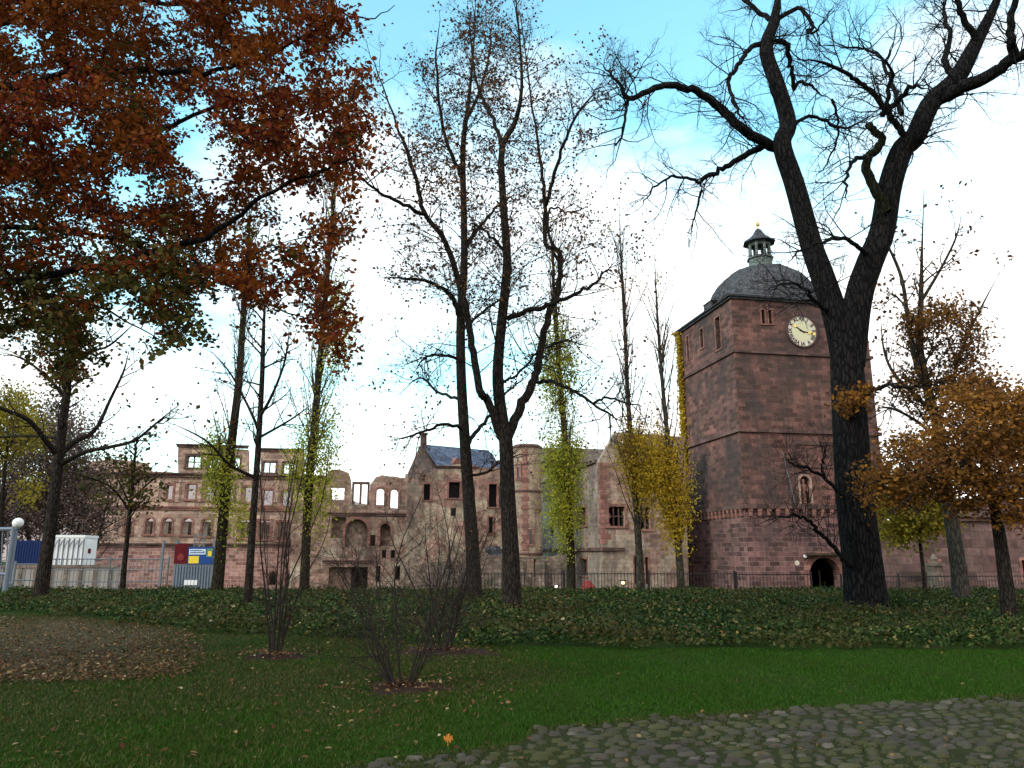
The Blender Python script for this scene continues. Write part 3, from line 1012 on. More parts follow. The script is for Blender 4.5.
clock = disc(FT, cu_, cz_, RC, 0.004, 0.10).build('clock_face', M['dialring'], tower, uv=False)
disc(FT, cu_, cz_, RC * 0.66, 0.104, 0.12).build('dial', M['dial'], clock, uv=False)
disc(FT, cu_, cz_, RC * 1.10, 0.003, 0.16, 40, RC * 1.004).build('clock_rim', M['trim'], clock, uv=False)
roman = ['XII', 'I', 'II', 'III', 'IIII', 'V', 'VI', 'VII', 'VIII', 'IX', 'X', 'XI']
for i, s_ in enumerate(roman):
    a = math.pi / 2 - i * math.pi / 6
    cu = bpy.data.curves.new('tmp', 'FONT'); cu.body = s_; cu.size = 0.56; cu.extrude = 0.01; cu.align_x = 'CENTER'; cu.align_y = 'CENTER'; cu.offset = 0.012
    o = bpy.data.objects.new('tmp', cu); COL.objects.link(o)
    me = bpy.data.meshes.new_from_object(o.evaluated_get(bpy.context.evaluated_depsgraph_get()))
    ct, st_ = math.cos(a - math.pi / 2), math.sin(a - math.pi / 2)
    Vn = []
    for v in me.vertices:
        x, y = v.co.x, v.co.y
        Vn.append(FT.pt(cu_ + RC * 0.83 * math.cos(a) + x * ct - y * st_, cz_ + RC * 0.83 * math.sin(a) + x * st_ + y * ct, 0.115 + v.co.z))
    Fn = [tuple(p.vertices) for p in me.polygons]
    bpy.data.objects.remove(o); bpy.data.curves.remove(cu); bpy.data.meshes.remove(me)
    mesh_obj('numeral', Vn, Fn, M['paintblack'], clock)
for ang_, ln_, w_ in ((R(-10), RC * 0.92, 0.055), (R(147), RC * 0.62, 0.075)):
    mb = MB()
    ca, sa = math.cos(ang_), math.sin(ang_)

    def hp(x, y, w):
        return FT.pt(cu_ + x * ca - y * sa, cz_ + x * sa + y * ca, w)
    mb.hexa([hp(x, y, w) for w in (0.14, 0.17) for x, y in ((-0.3, -w_), (ln_, -w_ * 0.6), (ln_, w_ * 0.6), (-0.3, w_))])
    hnd = mb.build('clock_hand', M['paintblack'], clock, uv=False)
    for kx in ((0.55, 0.9) if ln_ > RC * 0.8 else (0.95,)):
        disc(FT, cu_ + ln_ * kx * ca, cz_ + ln_ * kx * sa, 0.17, 0.172, 0.20, 12).build('hand_ornament', M['gold'], hnd, uv=False)
# windows of the tower
for r_ in (tw1, tw2):
    window_frame(FT, tower, *r_, M['redtrim'], 0.14, 0.06)
for r_ in slits + ls2:
    window_frame(FL, tower, *r_, M['redtrim'], 0.16, 0.06, name='slit_window')
# relief niche with a knight, chain slots, drawbridge recess frame
pn = FT.rect(792, 441, 839, 506)
mb = MB()
mb.box(FT, pn[0], pn[0] + 0.35, z_c3 + 0.4, pn[3], 0.003, 0.10)
mb.box(FT, pn[1] - 0.35, pn[1], z_c3 + 0.4, pn[3], 0.003, 0.10)
mb.box(FT, pn[0] + 0.36, pn[1] - 0.36, pn[3] - 0.35, pn[3], 0.003, 0.12)
zz = FT.uv(800, 466)[1]
mb.box(FT, pn[0] + 0.36, pn[1] - 0.36, zz - 0.16, zz + 0.12, 0.003, 0.14)
mb.build('recess_frame', M['trim'], tower)
arch_band(FT, niche_poly, 0.22, 0.12, 'niche_surround', M['palace'], tower)
mb = MB(); mb.box(FT, nich[0], nich[1], nich[2] + 0.15, nich[3], -0.75, -0.6); mb.build('niche_back', M['tower'], tower)
nu = (nich[0] + nich[1]) / 2; nz0 = nich[2] + 0.16; nh = (nich[3] - nich[2]) * 0.86
stp = FT.pt(nu, nz0, -0.28)
mb = MB(); mb.lathe(stp, [(0.30, 0), (0.30, 0.12), (0.22, 0.16), (0.24, nh * 0.28), (0.20, nh * 0.45), (0.30, nh * 0.62), (0.34, nh * 0.74), (0.13, nh * 0.80), (0.11, nh * 0.83), (0.18, nh * 0.88), (0.17, nh * 0.96), (0.06, nh)], 12)
mb.cyl(FT.pt(nu - 0.34, nz0 + nh * 0.74, -0.25), FT.pt(nu - 0.45, nz0 + nh * 0.42, -0.1), 0.10, 0.07, 8)
mb.cyl(FT.pt(nu + 0.34, nz0 + nh * 0.74, -0.25), FT.pt(nu + 0.30, nz0 + nh * 0.45, -0.02), 0.10, 0.07, 8)
tag(mb.build('statue', M['redtrim'], None, smooth_=True), 'weathered stone knight standing in the arched niche above the tower gate', 'statue')
mb = MB(); mb.cyl(FT.pt(*FT.uv(780, 452), 0.5), FT.pt(*FT.uv(794, 503), 0.12), 0.05, 0.05, 6); mb.build('drawbridge_chain', M['galv'], tower)
# gate surround, canopy and doors
arch_band(FT, arch_poly(gate_p[0], gate_p[1], gate_p[2] - 0.4, gate_p[3]), 0.55, 0.1, 'gate_surround', M['redtrim'], tower)
mb = MB(); cz2 = FT.uv(820, 554.5)[1]; mb.box(FT, gate_p[0] - 0.5, gate_p[1] - 0.2, cz2 - 0.08, cz2 + 0.12, 0.11, 0.75); mb.build('canopy', M['wood'], tower)
mb = MB(); mb.box(FT, gate_p[0], gate_p[1], ZB + 0.5, gate_p[3] - 0.0, -6.2, -6.0)
mb.box(FT, (gate_p[0] + gate_p[1]) / 2 + 0.3, (gate_p[0] + gate_p[1]) / 2 + 0.42, ZB + 0.5, gate_p[3] - 1.2, -1.6, -1.45); mb.build('gate_door', M['wood'], tower)
o_u, o_z = FT.uv(797, 563)
tag(disc(FT, o_u, o_z, 0.24, 0.004, 0.05, 20).build('plaque', M['dialring'], None, uv=False), 'small pale oval plaque on the tower wall left of the gate', 'plaque')
o_u, o_z = FT.uv(803, 556)
wl = thing('wall_lamp', 'small pale lamp on a bracket beside the gate canopy', 'lamp', tuple(FT.pt(o_u, o_z, 0.0)))
mb = MB(); mb.box(FT, o_u - 0.04, o_u + 0.04, o_z - 0.04, o_z + 0.04, 0.004, 0.3); mb.build('bracket', M['iron'], wl)
disc(FT, o_u, o_z - 0.02, 0.15, 0.302, 0.45, 14).build('lamp_shade', M['globe'], wl, uv=False)
# climber on the far corner of the tower
cp = []
for _ in range(2400):
    y = rng.uniform(332, 470) if rng.random() < .8 else rng.uniform(332, 520)
    p = at(679 + (y - 340) * 0.05 + rng.normal() * 1.7, y, C[1] + TL - 0.9 + rng.uniform(-1.2, 0.4)); cp.append(p)
root = thing('climbing_plant', 'yellow autumn creeper running up the left corner of the clock tower', 'climber', tuple(FL.pt(TL, ZB, 0.4)))
pth = catmull([FL.pt(TL - .3, ZB, 0.12), FL.pt(TL - .5, 6, 0.1), FL.pt(TL - 0.3, z_eave - 4, 0.1)], 14)
V, Fc = tubes_mesh([(pth, np.linspace(0.1, 0.03, 14))], 6); mesh_obj('stem', V, Fc, M['twig'], root)
leaf_mesh('foliage', np.array(cp), 0.34, M['poplar_yellow'], root)

# ---------------------------------------------------------------- left palace
FA = front(255, 550, 92)


def U(fac, *pts):
    return [fac.uv(x, y) for x, y in pts]


palace = thing('palace_ruin', 'roofless rosy sandstone palace front with two attic gables and open windows', 'ruin', tuple(FA.pt(-8, ZB, -3)))
zb0 = FA.uv(255, 548)[1]; zc0 = FA.uv(255, 476)[1]
uL = FA.uv(88, 520)[0]; uR = FA.uv(328, 520)[0]
third = [(167, 172, 485, 499), (187.5, 195, 484, 499), (206, 213, 485, 500), (226, 233, 486, 500), (245, 252, 487, 502), (264, 272, 490, 505), (283, 290, 491, 506)]
second = [(125, 131, 518, 534), (146, 152, 518, 534), (163, 171, 518, 534), (183, 191, 518, 535), (203, 210.5, 519, 536), (221, 228, 520, 536)]
second_r = [(240, 251, 520, 538), (259, 269, 521, 539), (277, 287, 522, 540), (297, 305, 523, 540)]
attic_w = [(187.5, 200, 456, 467.5), (209, 221, 457, 468), (229, 239, 457, 469), (264, 275, 462, 472.5), (284, 295, 463, 473.5)]
base_w = [(269, 277, 571, 585), (286, 292, 573, 587)]
R4 = lambda fac, q: fac.rect(q[0], q[2], q[1], q[3])
top = U(FA, (326, 478), (304, 478), (304, 452.5), (260.5, 450), (260.5, 475.5), (248, 475), (248, 449.5), (178, 446), (178, 472.5), (150, 471), (146, 463), (110, 459), (88, 462))
outl = [(uL, zb0 + 0.002), (uR, zb0 + 0.002)] + ragged(top, 0.07, 1.2, 3)
holes = [rect_poly(*R4(FA, q)) for q in attic_w + third + second_r] + [arch_poly(*R4(FA, q)) for q in second]
wall(FA, 'front_wall', outl, holes, 1.1, M['palace'], palace)
wall(FA, 'base_wall', rect_poly(uL, uR, ZB, zb0), [arch_poly(*R4(FA, q), pointed=True) for q in base_w], 1.3, M['palace_base'], palace, w=0.15)
for i, q in enumerate(attic_w):
    window_frame(FA, palace, *R4(FA, q), M['trim'], 0.22, 0.08, cross=(2, 2 if i < 2 else 1))
for q in third:
    window_frame(FA, palace, *R4(FA, q), M['redtrim'], 0.24, 0.10)
for q in second_r:
    window_frame(FA, palace, *R4(FA, q), M['redtrim'], 0.26, 0.10, cross=(2, 1))
for q in second:
    r4 = R4(FA, q)
    o = arch_band(FA, arch_poly(*r4), 0.2, 0.08, 'window', M['redtrim'], palace)
    mb = MB(); mb.box(FA, r4[0] - 0.3, r4[1] + 0.3, r4[2] - 0.22, r4[2] - 0.01, 0.004, 0.18); mb.build('sill', M['redtrim'], o)
    mb = MB(); mb.box(FA, r4[0], (r4[0] + r4[1]) / 2 - 0.05, r4[2], r4[3] - 0.5, -0.9, -0.75); mb.build('shutter', M['inner'], o)
for q in base_w:
    arch_band(FA, arch_poly(*R4(FA, q), pointed=True), 0.25, 0.20, 'cellar_window', M['redtrim'], palace)


def cornice(fac, parent, p0, p1, h, proj, mat, name='cornice', wbase=0.004):
    (u0, z0), (u1, z1) = fac.uv(*p0), fac.uv(*p1)
    z = (z0 + z1) / 2
    mb_ = MB()
    mb_.box(fac, u0, u1, z - h / 2, z + h * 0.15, wbase, proj * 0.6)
    mb_.box(fac, u0 - 0.1, u1 + 0.1, z + h * 0.151, z + h / 2, wbase, proj)
    return mb_.build(name, mat, parent)


cornice(FA, palace, (90, 472), (327, 479.5), 0.5, 0.45, M['trim'])
cornice(FA, palace, (177, 444.8), (248.5, 448), 0.4, 0.35, M['trim'])
cornice(FA, palace, (260, 449), (304.5, 451.5), 0.4, 0.35, M['trim'])
cornice(FA, palace, (90, 505), (327, 512), 0.42, 0.3, M['redtrim'])
cornice(FA, palace, (90, 543), (327, 547.5), 0.45, 0.35, M['trim'], wbase=0.154)
# pilasters between the upper windows
for x in (158, 178.5, 200.5, 219.5, 240, 258, 277, 296):
    u, z1 = FA.uv(x, 482); _, z0 = FA.uv(x, 505)
    mb = MB(); mb.box(FA, u - 0.22, u + 0.22, z0 + 0.35, z1 - 0.05, 0.004, 0.16); mb.box(FA, u - 0.32, u + 0.32, z1 - 0.04, z1 + 0.22, 0.004, 0.22)
    mb.build('pilaster', M['palace'], palace)
# rear wall, lower, seen through the openings; side returns
zbk = FA.uv(255, 522, -9)[1]
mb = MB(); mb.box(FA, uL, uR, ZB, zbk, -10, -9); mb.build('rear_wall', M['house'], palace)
mb = MB(); mb.box(FA, uL, uL + 1.0, ZB, FA.uv(95, 480)[1], -9, -1.16); mb.build('side_wall', M['palace'], palace)

# ---------------------------------------------------------------- broken corner ruin
FB = front(370, 550, 90)
ruin = thing('castle_ruin', 'broken two storey ruin with blind arches and an open stone window frame', 'ruin', tuple(FB.pt(0, ZB, -2)))
outb = U(FB, (322, 600), (412, 600)); outb[0] = (outb[0][0], ZB); outb[1] = (outb[1][0], ZB)
outb += ragged(U(FB, (411, 515), (409, 486), (406, 477.5), (390, 476), (376, 476.5), (370, 484), (369, 505), (352, 505), (351.5, 480), (349, 473), (338, 469), (328, 471), (325, 480), (321, 500)), 0.16, 0.6, 5)
bw = [(377, 384, 488, 505), (391, 398, 489, 509)]
ba = [(346, 367, 519, 547), (380.5, 390, 523.5, 546)]
bl = [(329, 367, 567, 592), (370.5, 375, 535, 546), (382, 386, 550, 558), (391, 395, 550, 558), (395, 400, 566, 580), (376, 380, 566, 582)]
hb = [arch_poly(*R4(FB, q)) for q in bw + ba] + [rect_poly(*R4(FB, q)) for q in bl + [(331, 344, 487, 500), (332, 345, 517, 538)]]
wall(FB, 'front_wall', outb, hb, 1.3, M['ruin'], ruin)
for q in bw:
    arch_band(FB, arch_poly(*R4(FB, q)), 0.22, 0.08, 'window', M['redtrim'], ruin)
for q in ba:
    arch_band(FB, arch_poly(*R4(FB, q)), 0.3, 0.08, 'blind_arch', M['redtrim'], ruin)
    r4 = R4(FB, q); mb = MB(); mb.box(FB, r4[0] - 0.2, r4[1] + 0.2, r4[2] - 0.2, r4[3] + 0.2, -1.9, -1.32); mb.build('arch_infill', M['ruin'], ruin)
cornice(FB, ruin, (323, 513.5), (411, 515), 0.35, 0.28, M['trim'])
cornice(FB, ruin, (323, 561), (370, 562), 0.35, 0.28, M['trim'])
r4 = FB.rect(352.2, 484, 369, 505)
mb = MB()
for u in (r4[0] + 0.12, (r4[0] + r4[1]) / 2, r4[1] - 0.12):
    mb.box(FB, u - 0.13, u + 0.13, r4[2], r4[3], -0.5, -0.2)
mb.box(FB, r4[0], r4[1], r4[3] + 0.002, r4[3] + 0.3, -0.52, -0.18)
mb.build('window_frame', M['trim'], ruin)
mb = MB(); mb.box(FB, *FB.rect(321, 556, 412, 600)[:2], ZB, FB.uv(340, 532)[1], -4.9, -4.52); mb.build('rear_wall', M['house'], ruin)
mb = MB(); mb.box(FB, *FB.rect(324, 0, 350, 600)[:2], ZB, FB.uv(338, 500)[1], -4.5, -1.31)
mb.build('stair_core', M['ruin'], ruin)

# ---------------------------------------------------------------- roofed hall
FC = front(465, 550, 86)
FCl = Facade(FC.pt(FC.uv(430, 480)[0], 0), e2, nL)
hall = thing('roofed_hall', 'patched sandstone hall with blue slate roof and ragged front', 'building', tuple(FC.pt(0, ZB, -4)))
u0h = FC.uv(430, 480)[0]; u1h = FC.uv(540, 480)[0]
oc = [(FC.uv(407, 560)[0], ZB), (u1h, ZB)]
oc += ragged(U(FC, (540, 472), (514, 470), (501, 467.5), (480, 467), (465, 464), (436, 466), (431, 474), (420, 478), (408, 479)), 0.14, 0.7, 9)
hc = [rect_poly(*R4(FC, q)) for q in ((449, 460, 482, 498), (489, 497, 484, 507), (424, 430, 484, 500), (498, 511, 484, 507), (489, 493, 517, 533), (451, 456, 508, 516))]
wall(FC, 'front_wall', oc, hc, 1.2, M['hall'], hall)
for q in ((449, 460, 482, 498), (424, 430, 484, 500), (489, 497, 484, 507), (489, 493, 517, 533)):
    window_frame(FC, hall, *R4(FC, q), M['redtrim'], 0.2, 0.05, pane_or_shade=M['dark'])  # near-black sheets stand in for the shade inside these windows
# the gabled house behind the ragged front stands at an angle to it
hA = A_ + R(24)
h1 = np.array([math.cos(hA), math.sin(hA)]); h2 = np.array([-h1[1], h1[0]])
Oh = at(434, 467, 88.5)
FH = Facade(Oh, h1, -h2); FHl = Facade(Oh, h2, -h1)
LH = FHl.uv(405, 476)[0]
UH = FH.uv(508, 470)[0]
zE = Oh[2] - 0.1
zR = FHl.uv(419.5, 446)[1]
mid = FHl.uv(419.5, 446)[0]
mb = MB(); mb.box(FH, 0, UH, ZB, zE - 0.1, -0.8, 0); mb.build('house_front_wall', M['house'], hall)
mb = MB(); mb.box(FH, 0, UH, ZB, zE - 0.1, -LH, -LH + 0.8); mb.build('rear_wall', M['hall'], hall)
g3 = [(0.802, ZB), (LH - 0.802, ZB), (LH - 0.802, zE), (mid, zR - 0.05), (0.802, zE)]
for uu in (0.0, UH - 0.8):
    mb = MB()
    mb.add([FH.pt(uu + du, z, -y) for du in (0, 0.8) for y, z in g3], [(4, 3, 2, 1, 0), (5, 6, 7, 8, 9)] + [(i, (i + 1) % 5, 5 + (i + 1) % 5, 5 + i) for i in range(5)])
    mb.build('gable_wall', M['house'], hall)
mb = MB()
for y0, y1 in ((-0.3, mid), (LH + 0.3, mid)):
    a = [FH.pt(u, z, -y) for (u, y, z) in ((0.5, y0, zE - 0.2), (UH - 0.5, y0, zE - 0.2), (UH - 0.5, y1, zR), (0.5, y1, zR))]
    mb.hexa(a + [p + np.array([0, 0, 0.24]) for p in a])
roof = mb.build('roof', M['blueslate'], hall)
cp0 = at(423.5, 440, FH.pt(0.6, 0, -mid)[1]); zch = at(423.5, 434.5, cp0[1])[2]
fch = Facade(cp0, h1, -h2)
mb = MB(); mb.box(fch, -0.28, 0.28, zR - 1.5, zch, -0.3, 0.3); mb.box(fch, -0.4, 0.4, zch + 0.002, zch + 0.16, -0.42, 0.42)
mb.build('chimney', M['trim'], roof)
ud = FH.uv(459, 462)[0]
mb = MB(); mb.add([FH.pt(ud + du, z, -y) for y in (0.3, 2.8) for du, z in ((-0.8, zE - 0.3), (0.8, zE - 0.3), (0.8, zE + 0.7), (0, zE + 1.5), (-0.8, zE + 0.7))],
                  [(0, 1, 2, 3, 4), (9, 8, 7, 6, 5)] + [(i, (i + 1) % 5, 5 + (i + 1) % 5, 5 + i) for i in range(5)])
mb.build('dormer', M['redtrim'], roof)
cornice(FC, hall, (433, 466.5), (479, 468), 0.25, 0.25, M['trim'])

# ---------------------------------------------------------------- round stair tower
pc = at(527, 500, 83.5)
rr_ = 14.3 * 83.5 / F_
zt = at(527, 447, 82)[2]; zm = at(527, 491, 82)[2]; zbt = at(527, 554, 82)[2]
stair = thing('stair_tower', 'slender round ochre stair tower with red quoins between the hall and library', 'tower', (pc[0], pc[1], ZB))
mb = MB(); mb.lathe((pc[0], pc[1], ZB), [(rr_, 0), (rr_, zt - ZB)], 24)
ob = mb.build('wall', M['round'], stair)
mb = MB(); mb.lathe((pc[0], pc[1], zt + 0.002), [(rr_ + 0.12, 0), (rr_ + 0.15, 0.15), (rr_ - 0.2, 0.4)], 24); mb.build('cap', M['trim'], stair)
for z in (zm, zbt):
    mb = MB(); mb.lathe((pc[0], pc[1], z - 0.12), [(rr_ + 0.03, 0), (rr_ + 0.14, 0.06), (rr_ + 0.14, 0.22), (rr_ + 0.03, 0.28)], 24); mb.build('string_course', M['trim'], stair)


def on_round(px, py):
    d = ray(px, py); o = CAM[:2] - pc[:2]
    a = d[:2] @ d[:2]; b_ = 2 * (o @ d[:2]); c_ = o @ o - rr_ * rr_
    D = max(b_ * b_ - 4 * a * c_, 0.0)
    k = (-b_ - math.sqrt(D)) / (2 * a)
    p = CAM + d * k
    n = unit(np.array([p[0] - pc[0], p[1] - pc[1]]))
    return p, n


for (px, py, w_, h_) in ((518.5, 473, 0.28, 0.62), (530.5, 537.5, 0.28, 0.68)):
    p, n = on_round(px, py)
    f_ = Facade(p, np.array([-n[1], n[0]]), n)
    mb = MB()
    for a in (-1, 1):
        mb.box(f_, a * w_ - 0.13, a * w_ + 0.13, p[2] - h_ - 0.2, p[2] + h_ + 0.2, -0.25, 0.08)
    mb.box(f_, -w_ + 0.13, w_ - 0.13, p[2] + h_, p[2] + h_ + 0.2, -0.25, 0.08); mb.box(f_, -w_ + 0.13, w_ - 0.13, p[2] - h_ - 0.2, p[2] - h_, -0.25, 0.08)
    wo_ = mb.build('window', M['redtrim'], stair)
    mb = MB(); mb.box(f_, -w_ + 0.13, w_ - 0.13, p[2] - h_, p[2] + h_, -0.2, 0.015); mb.build('pane_or_shade', M['glass'], wo_)
mb = MB()
z = zbt + 0.4; k = 0
while z < zt - 0.3:
    p, n = on_round(525, 500)
    q0 = math.atan2(n[1], n[0]); hw = 0.26 if k % 2 else 0.17
    pts = []
    for zz_ in (z, z + 0.44):
        for rr2 in (rr_ - 0.1, rr_ + 0.035):
            for q in np.linspace(q0 - hw, q0 + hw, 5):
                pts.append((pc[0] + rr2 * math.cos(q), pc[1] + rr2 * math.sin(q), zz_))
    Fq = []
    for i in range(4):
        Fq += [(5 + i, 6 + i, 16 + i, 15 + i), (10 + i, 11 + i, 16 + i, 15 + i)]
    mb.add(pts, Fq)
    z += 0.47; k += 1
mb.build('quoins', M['redtrim'], stair, fix=False)

# ---------------------------------------------------------------- library block
FE = front(602, 550, 79)
Le = Facade(FE.pt(0, 0), e2, nL)
lib = thing('library_ruin', 'grey and beige plastered gable block with red corner quoins and mullioned windows', 'ruin', tuple(FE.pt(4, ZB, -4)))
uEr = FE.uv(684, 500)[0]
oe = [(0, ZB), (uEr, ZB)] + ragged(U(FE, (684, 437), (660, 435), (640, 433.5), (616, 432), (611, 441), (606, 450), (601.5, 459)), 0.12, 0.6, 11)
oe[-1] = (0, FE.uv(602, 460)[1])
slt = [(621.5, 626.5, 437, 452), (639, 643.5, 440, 451), (663, 666.5, 441, 456)]
gw = [(608.5, 625, 506.5, 526), (636, 650.5, 507.5, 529)]
low = [(634, 638.5, 556, 584), (640.5, 643, 551, 584), (645, 649, 557, 584)]
wall(FE, 'gable_wall', oe, [rect_poly(*R4(FE, q)) for q in slt + gw + low], 1.1, M['gable'], lib)
for q in gw:
    window_frame(FE, lib, *R4(FE, q), M['redtrim'], 0.26, 0.08, cross=(3, 2), cmat=M['trim'])
for q in slt:
    window_frame(FE, lib, *R4(FE, q), M['redtrim'], 0.12, 0.05, name='slit_window')
for q in low:
    window_frame(FE, lib, *R4(FE, q), M['redtrim'], 0.14, 0.05, name='tall_window', sill=False)
DL = Le.uv(537, 500)[0]
zc_ = FE.uv(602, 460)[1]
ol = [(1.1, ZB), (DL, ZB), (DL, zc_ - 0.1), (1.1, zc_)]
lw_ = [Le.rect(586.5, 507, 577.5, 526), Le.rect(587, 559, 580, 575)]
dk = [Le.rect(551, 473, 543, 500), Le.rect(554, 521, 551, 533)]
wall(Le, 'side_wall', ol, [rect_poly(*r_) for r_ in lw_ + dk], 1.1, M['library'], lib)
window_frame(Le, lib, *lw_[0], M['redtrim'], 0.28, 0.08, cross=(3, 1))
window_frame(Le, lib, *lw_[1], M['redtrim'], 0.25, 0.06)
for r_ in dk:
    window_frame(Le, lib, *r_, M['redtrim'], 0.2, 0.06)
mb = MB(); mb.box(FE, 1.15, uEr, ZB, zc_ - 2.0, -DL, -DL + 1.0); mb.box(FE, uEr - 1.0, uEr, ZB, zc_ - 2, -DL + 1.05, -1.15); mb.build('rear_wall', M['library'], lib)
for zz_ in (FE.uv(610, 535)[1], FE.uv(610, 497)[1]):
    mb = MB(); mb.box(FE, 1.15, uEr - 1.05, zz_ - 0.2, zz_ + 0.2, -DL + 1.05, -1.15); mb.build('floor_slab', M['wood'], lib)
# lean-to roof along the side wall
mb = MB()
mb.hexa([FE.pt(-0.3, zc_ - 0.15, -1.13), FE.pt(4.2, zc_ - 0.15, -1.13), FE.pt(4.2, zc_ - 0.15, -DL), FE.pt(-0.3, zc_ - 0.15, -DL),
         FE.pt(-0.3, zc_ + 0.12, -1.13), FE.pt(4.2, zc_ + 1.5, -1.13), FE.pt(4.2, zc_ + 1.5, -DL), FE.pt(-0.3, zc_ + 0.12, -DL)])
mb.build('roof', M['tile'], lib)
FR = front(575, 500, 112)
ra, rb = FR.uv(538, 460), FR.uv(618, 460)
zrb = FR.uv(560, 462)[1]; zrt = FR.uv(560, 448.5, -5)[1]
mb = MB(); mb.box(FR, ra[0], rb[0], ZB, zrb, -10, 0); mb.build('rear_block_wall', M['gable'], lib)
mb = MB(); mb.hexa([FR.pt(ra[0] - .2, zrb + 0.01, 0.3), FR.pt(rb[0], zrb + 0.01, 0.3), FR.pt(rb[0], zrb + 0.01, -10.2), FR.pt(ra[0] - .2, zrb + 0.01, -10.2),
                    FR.pt(ra[0] + .3, zrt, -4.5), FR.pt(rb[0], zrt, -4.5), FR.pt(rb[0], zrt, -5.5), FR.pt(ra[0] + .3, zrt, -5.5)])
mb.build('rear_block_roof', M['tile'], lib)
mb = MB(); z = FE.uv(602, 548)[1] + 0.4; k = 0
while z < zc_ - 0.5:
    w_ = 0.95 if k % 2 else 0.6
    mb.box(FE, -0.04, w_, z, z + 0.5, 0.003, 0.04); mb.box(Le, 0.0, 1.5 - w_, z, z + 0.5, 0.003, 0.04)
    z += 0.52; k += 1
mb.build('corner_quoins', M['redtrim'], lib)
zs_ = FE.uv(602, 549)[1]
mb = MB(); mb.box(FE, -0.2, FE.uv(624, 549)[0], zs_ - 0.2, zs_ + 0.15, 0.045, 0.3); mb.box(Le, 0.0, DL, zs_ - 0.2, zs_ + 0.15, 0.045, 0.3); mb.build('string_course', M['trim'], lib)

# ---------------------------------------------------------------- low terrace wall in the moat
FD = front(530, 575, 72)
ter = thing('terrace_wall', 'low rubble wall with buttresses below the round stair tower', 'wall', tuple(FD.pt(0, ZB, -0.5)))
ot = [(FD.uv(405, 580)[0], ZB), (FD.uv(576, 580)[0], ZB)] + ragged(U(FD, (576, 555), (548, 556), (520, 557), (490, 556), (482, 548), (470, 557), (440, 562), (405, 566)), 0.12, 0.6, 13)
wall(FD, 'wall', ot, [rect_poly(*R4(FD, q)) for q in ((527, 536, 559, 577), (566, 574, 557, 575))], 1.0, M['terrace'], ter)
for x in (497, 519, 540, 556):
    u, z1 = FD.uv(x, 560)
    mb = MB(); mb.hexa([FD.pt(u + a, z_, w) for z_, k in ((ZB, 0.9), (z1, 0.25)) for a, w in ((-0.35, k), (0.35, k), (0.35, 0.004), (-0.35, 0.004))]); mb.build('buttress', M['terrace'], ter)
tcp = FD.uv(500, 545)
mb = MB(); mb.hexa([FD.pt(u, z_, w) for z_, kk in ((FD.uv(500, 562)[1], 1.0), (FD.uv(500, 546)[1], 0.05)) for u, w in ((tcp[0] - 2.2 * kk - .2, -1.02), (tcp[0] + 1.6 * kk, -1.02), (tcp[0] + 1.6 * kk, -4), (tcp[0] - 2.2 * kk - .2, -4))])
tag(mb.build('lean_to_shed', M['slate'], None), 'small dark pitched shed roof between the two middle trees', 'shed')

# ---------------------------------------------------------------- gatehouse wall to the right
FG = front(960, 560, 58)
gh = thing('gatehouse_wall', 'smooth red ashlar wall and low roof behind the orange oak', 'wall', tuple(FG.pt(0, ZB, -0.5)))
og = [(FG.uv(862, 580)[0], ZB), (FG.uv(1120, 580)[0], ZB)] + U(FG, (1120, 515), (985, 520), (950, 521)) + [FG.uv(949, 528), FG.uv(862, 527)]
wall(FG, 'wall', og, [rect_poly(*R4(FG, q)) for q in ((930, 941, 562, 580), (1021, 1029, 560, 580))], 1.0, M['gatewall'], gh)
cornice(FG, gh, (948, 521), (1120, 517), 0.4, 0.4, M['trim'])
cornice(FG, gh, (862, 528), (949, 528), 0.3, 0.3, M['trim'])
for q in ((930, 941, 562, 580), (1021, 1029, 560, 580)):
    r4 = R4(FG, q); window_frame(FG, gh, *r4, M['redtrim'], 0.2, 0.06)
    mb = MB(); mb.box(FG, r4[0] - 0.1, r4[1] + 0.1, r4[2] - 0.1, r4[3] + 0.1, -1.3, -1.02); mb.build('shade_backing', M['dark'], gh)  # near-black block behind the opening imitates the shade within
FG2 = front(990, 520, 64)
up = FG2.rect(985, 498, 1120, 540)
mb = MB(); mb.box(FG2, up[0], up[1], ZB, up[3], -6, 0); mb.build('upper_wall', M['gatewall'], gh)
a = [FG2.pt(up[0] - 0.4, up[3] + 0.01, 0.4), FG2.pt(up[1], up[3] + 0.01, 0.4), FG2.pt(up[1], up[3] + 2.2, -3), FG2.pt(up[0] - 0.4, up[3] + 2.2, -3)]
mb = MB(); mb.hexa(a + [p + np.array([0, 0, 0.2]) for p in a]); mb.build('roof', M['slate'], gh)
mb = MB(); u, z = FG.uv(885, 549); mb.box(FG, FG.uv(897, 560)[0], FG.uv(921, 560)[0], FG.uv(900, 575)[1], FG.uv(900, 571.5)[1], 0.35, 0.9)
mb.build('ledge', M['wood'], gh)

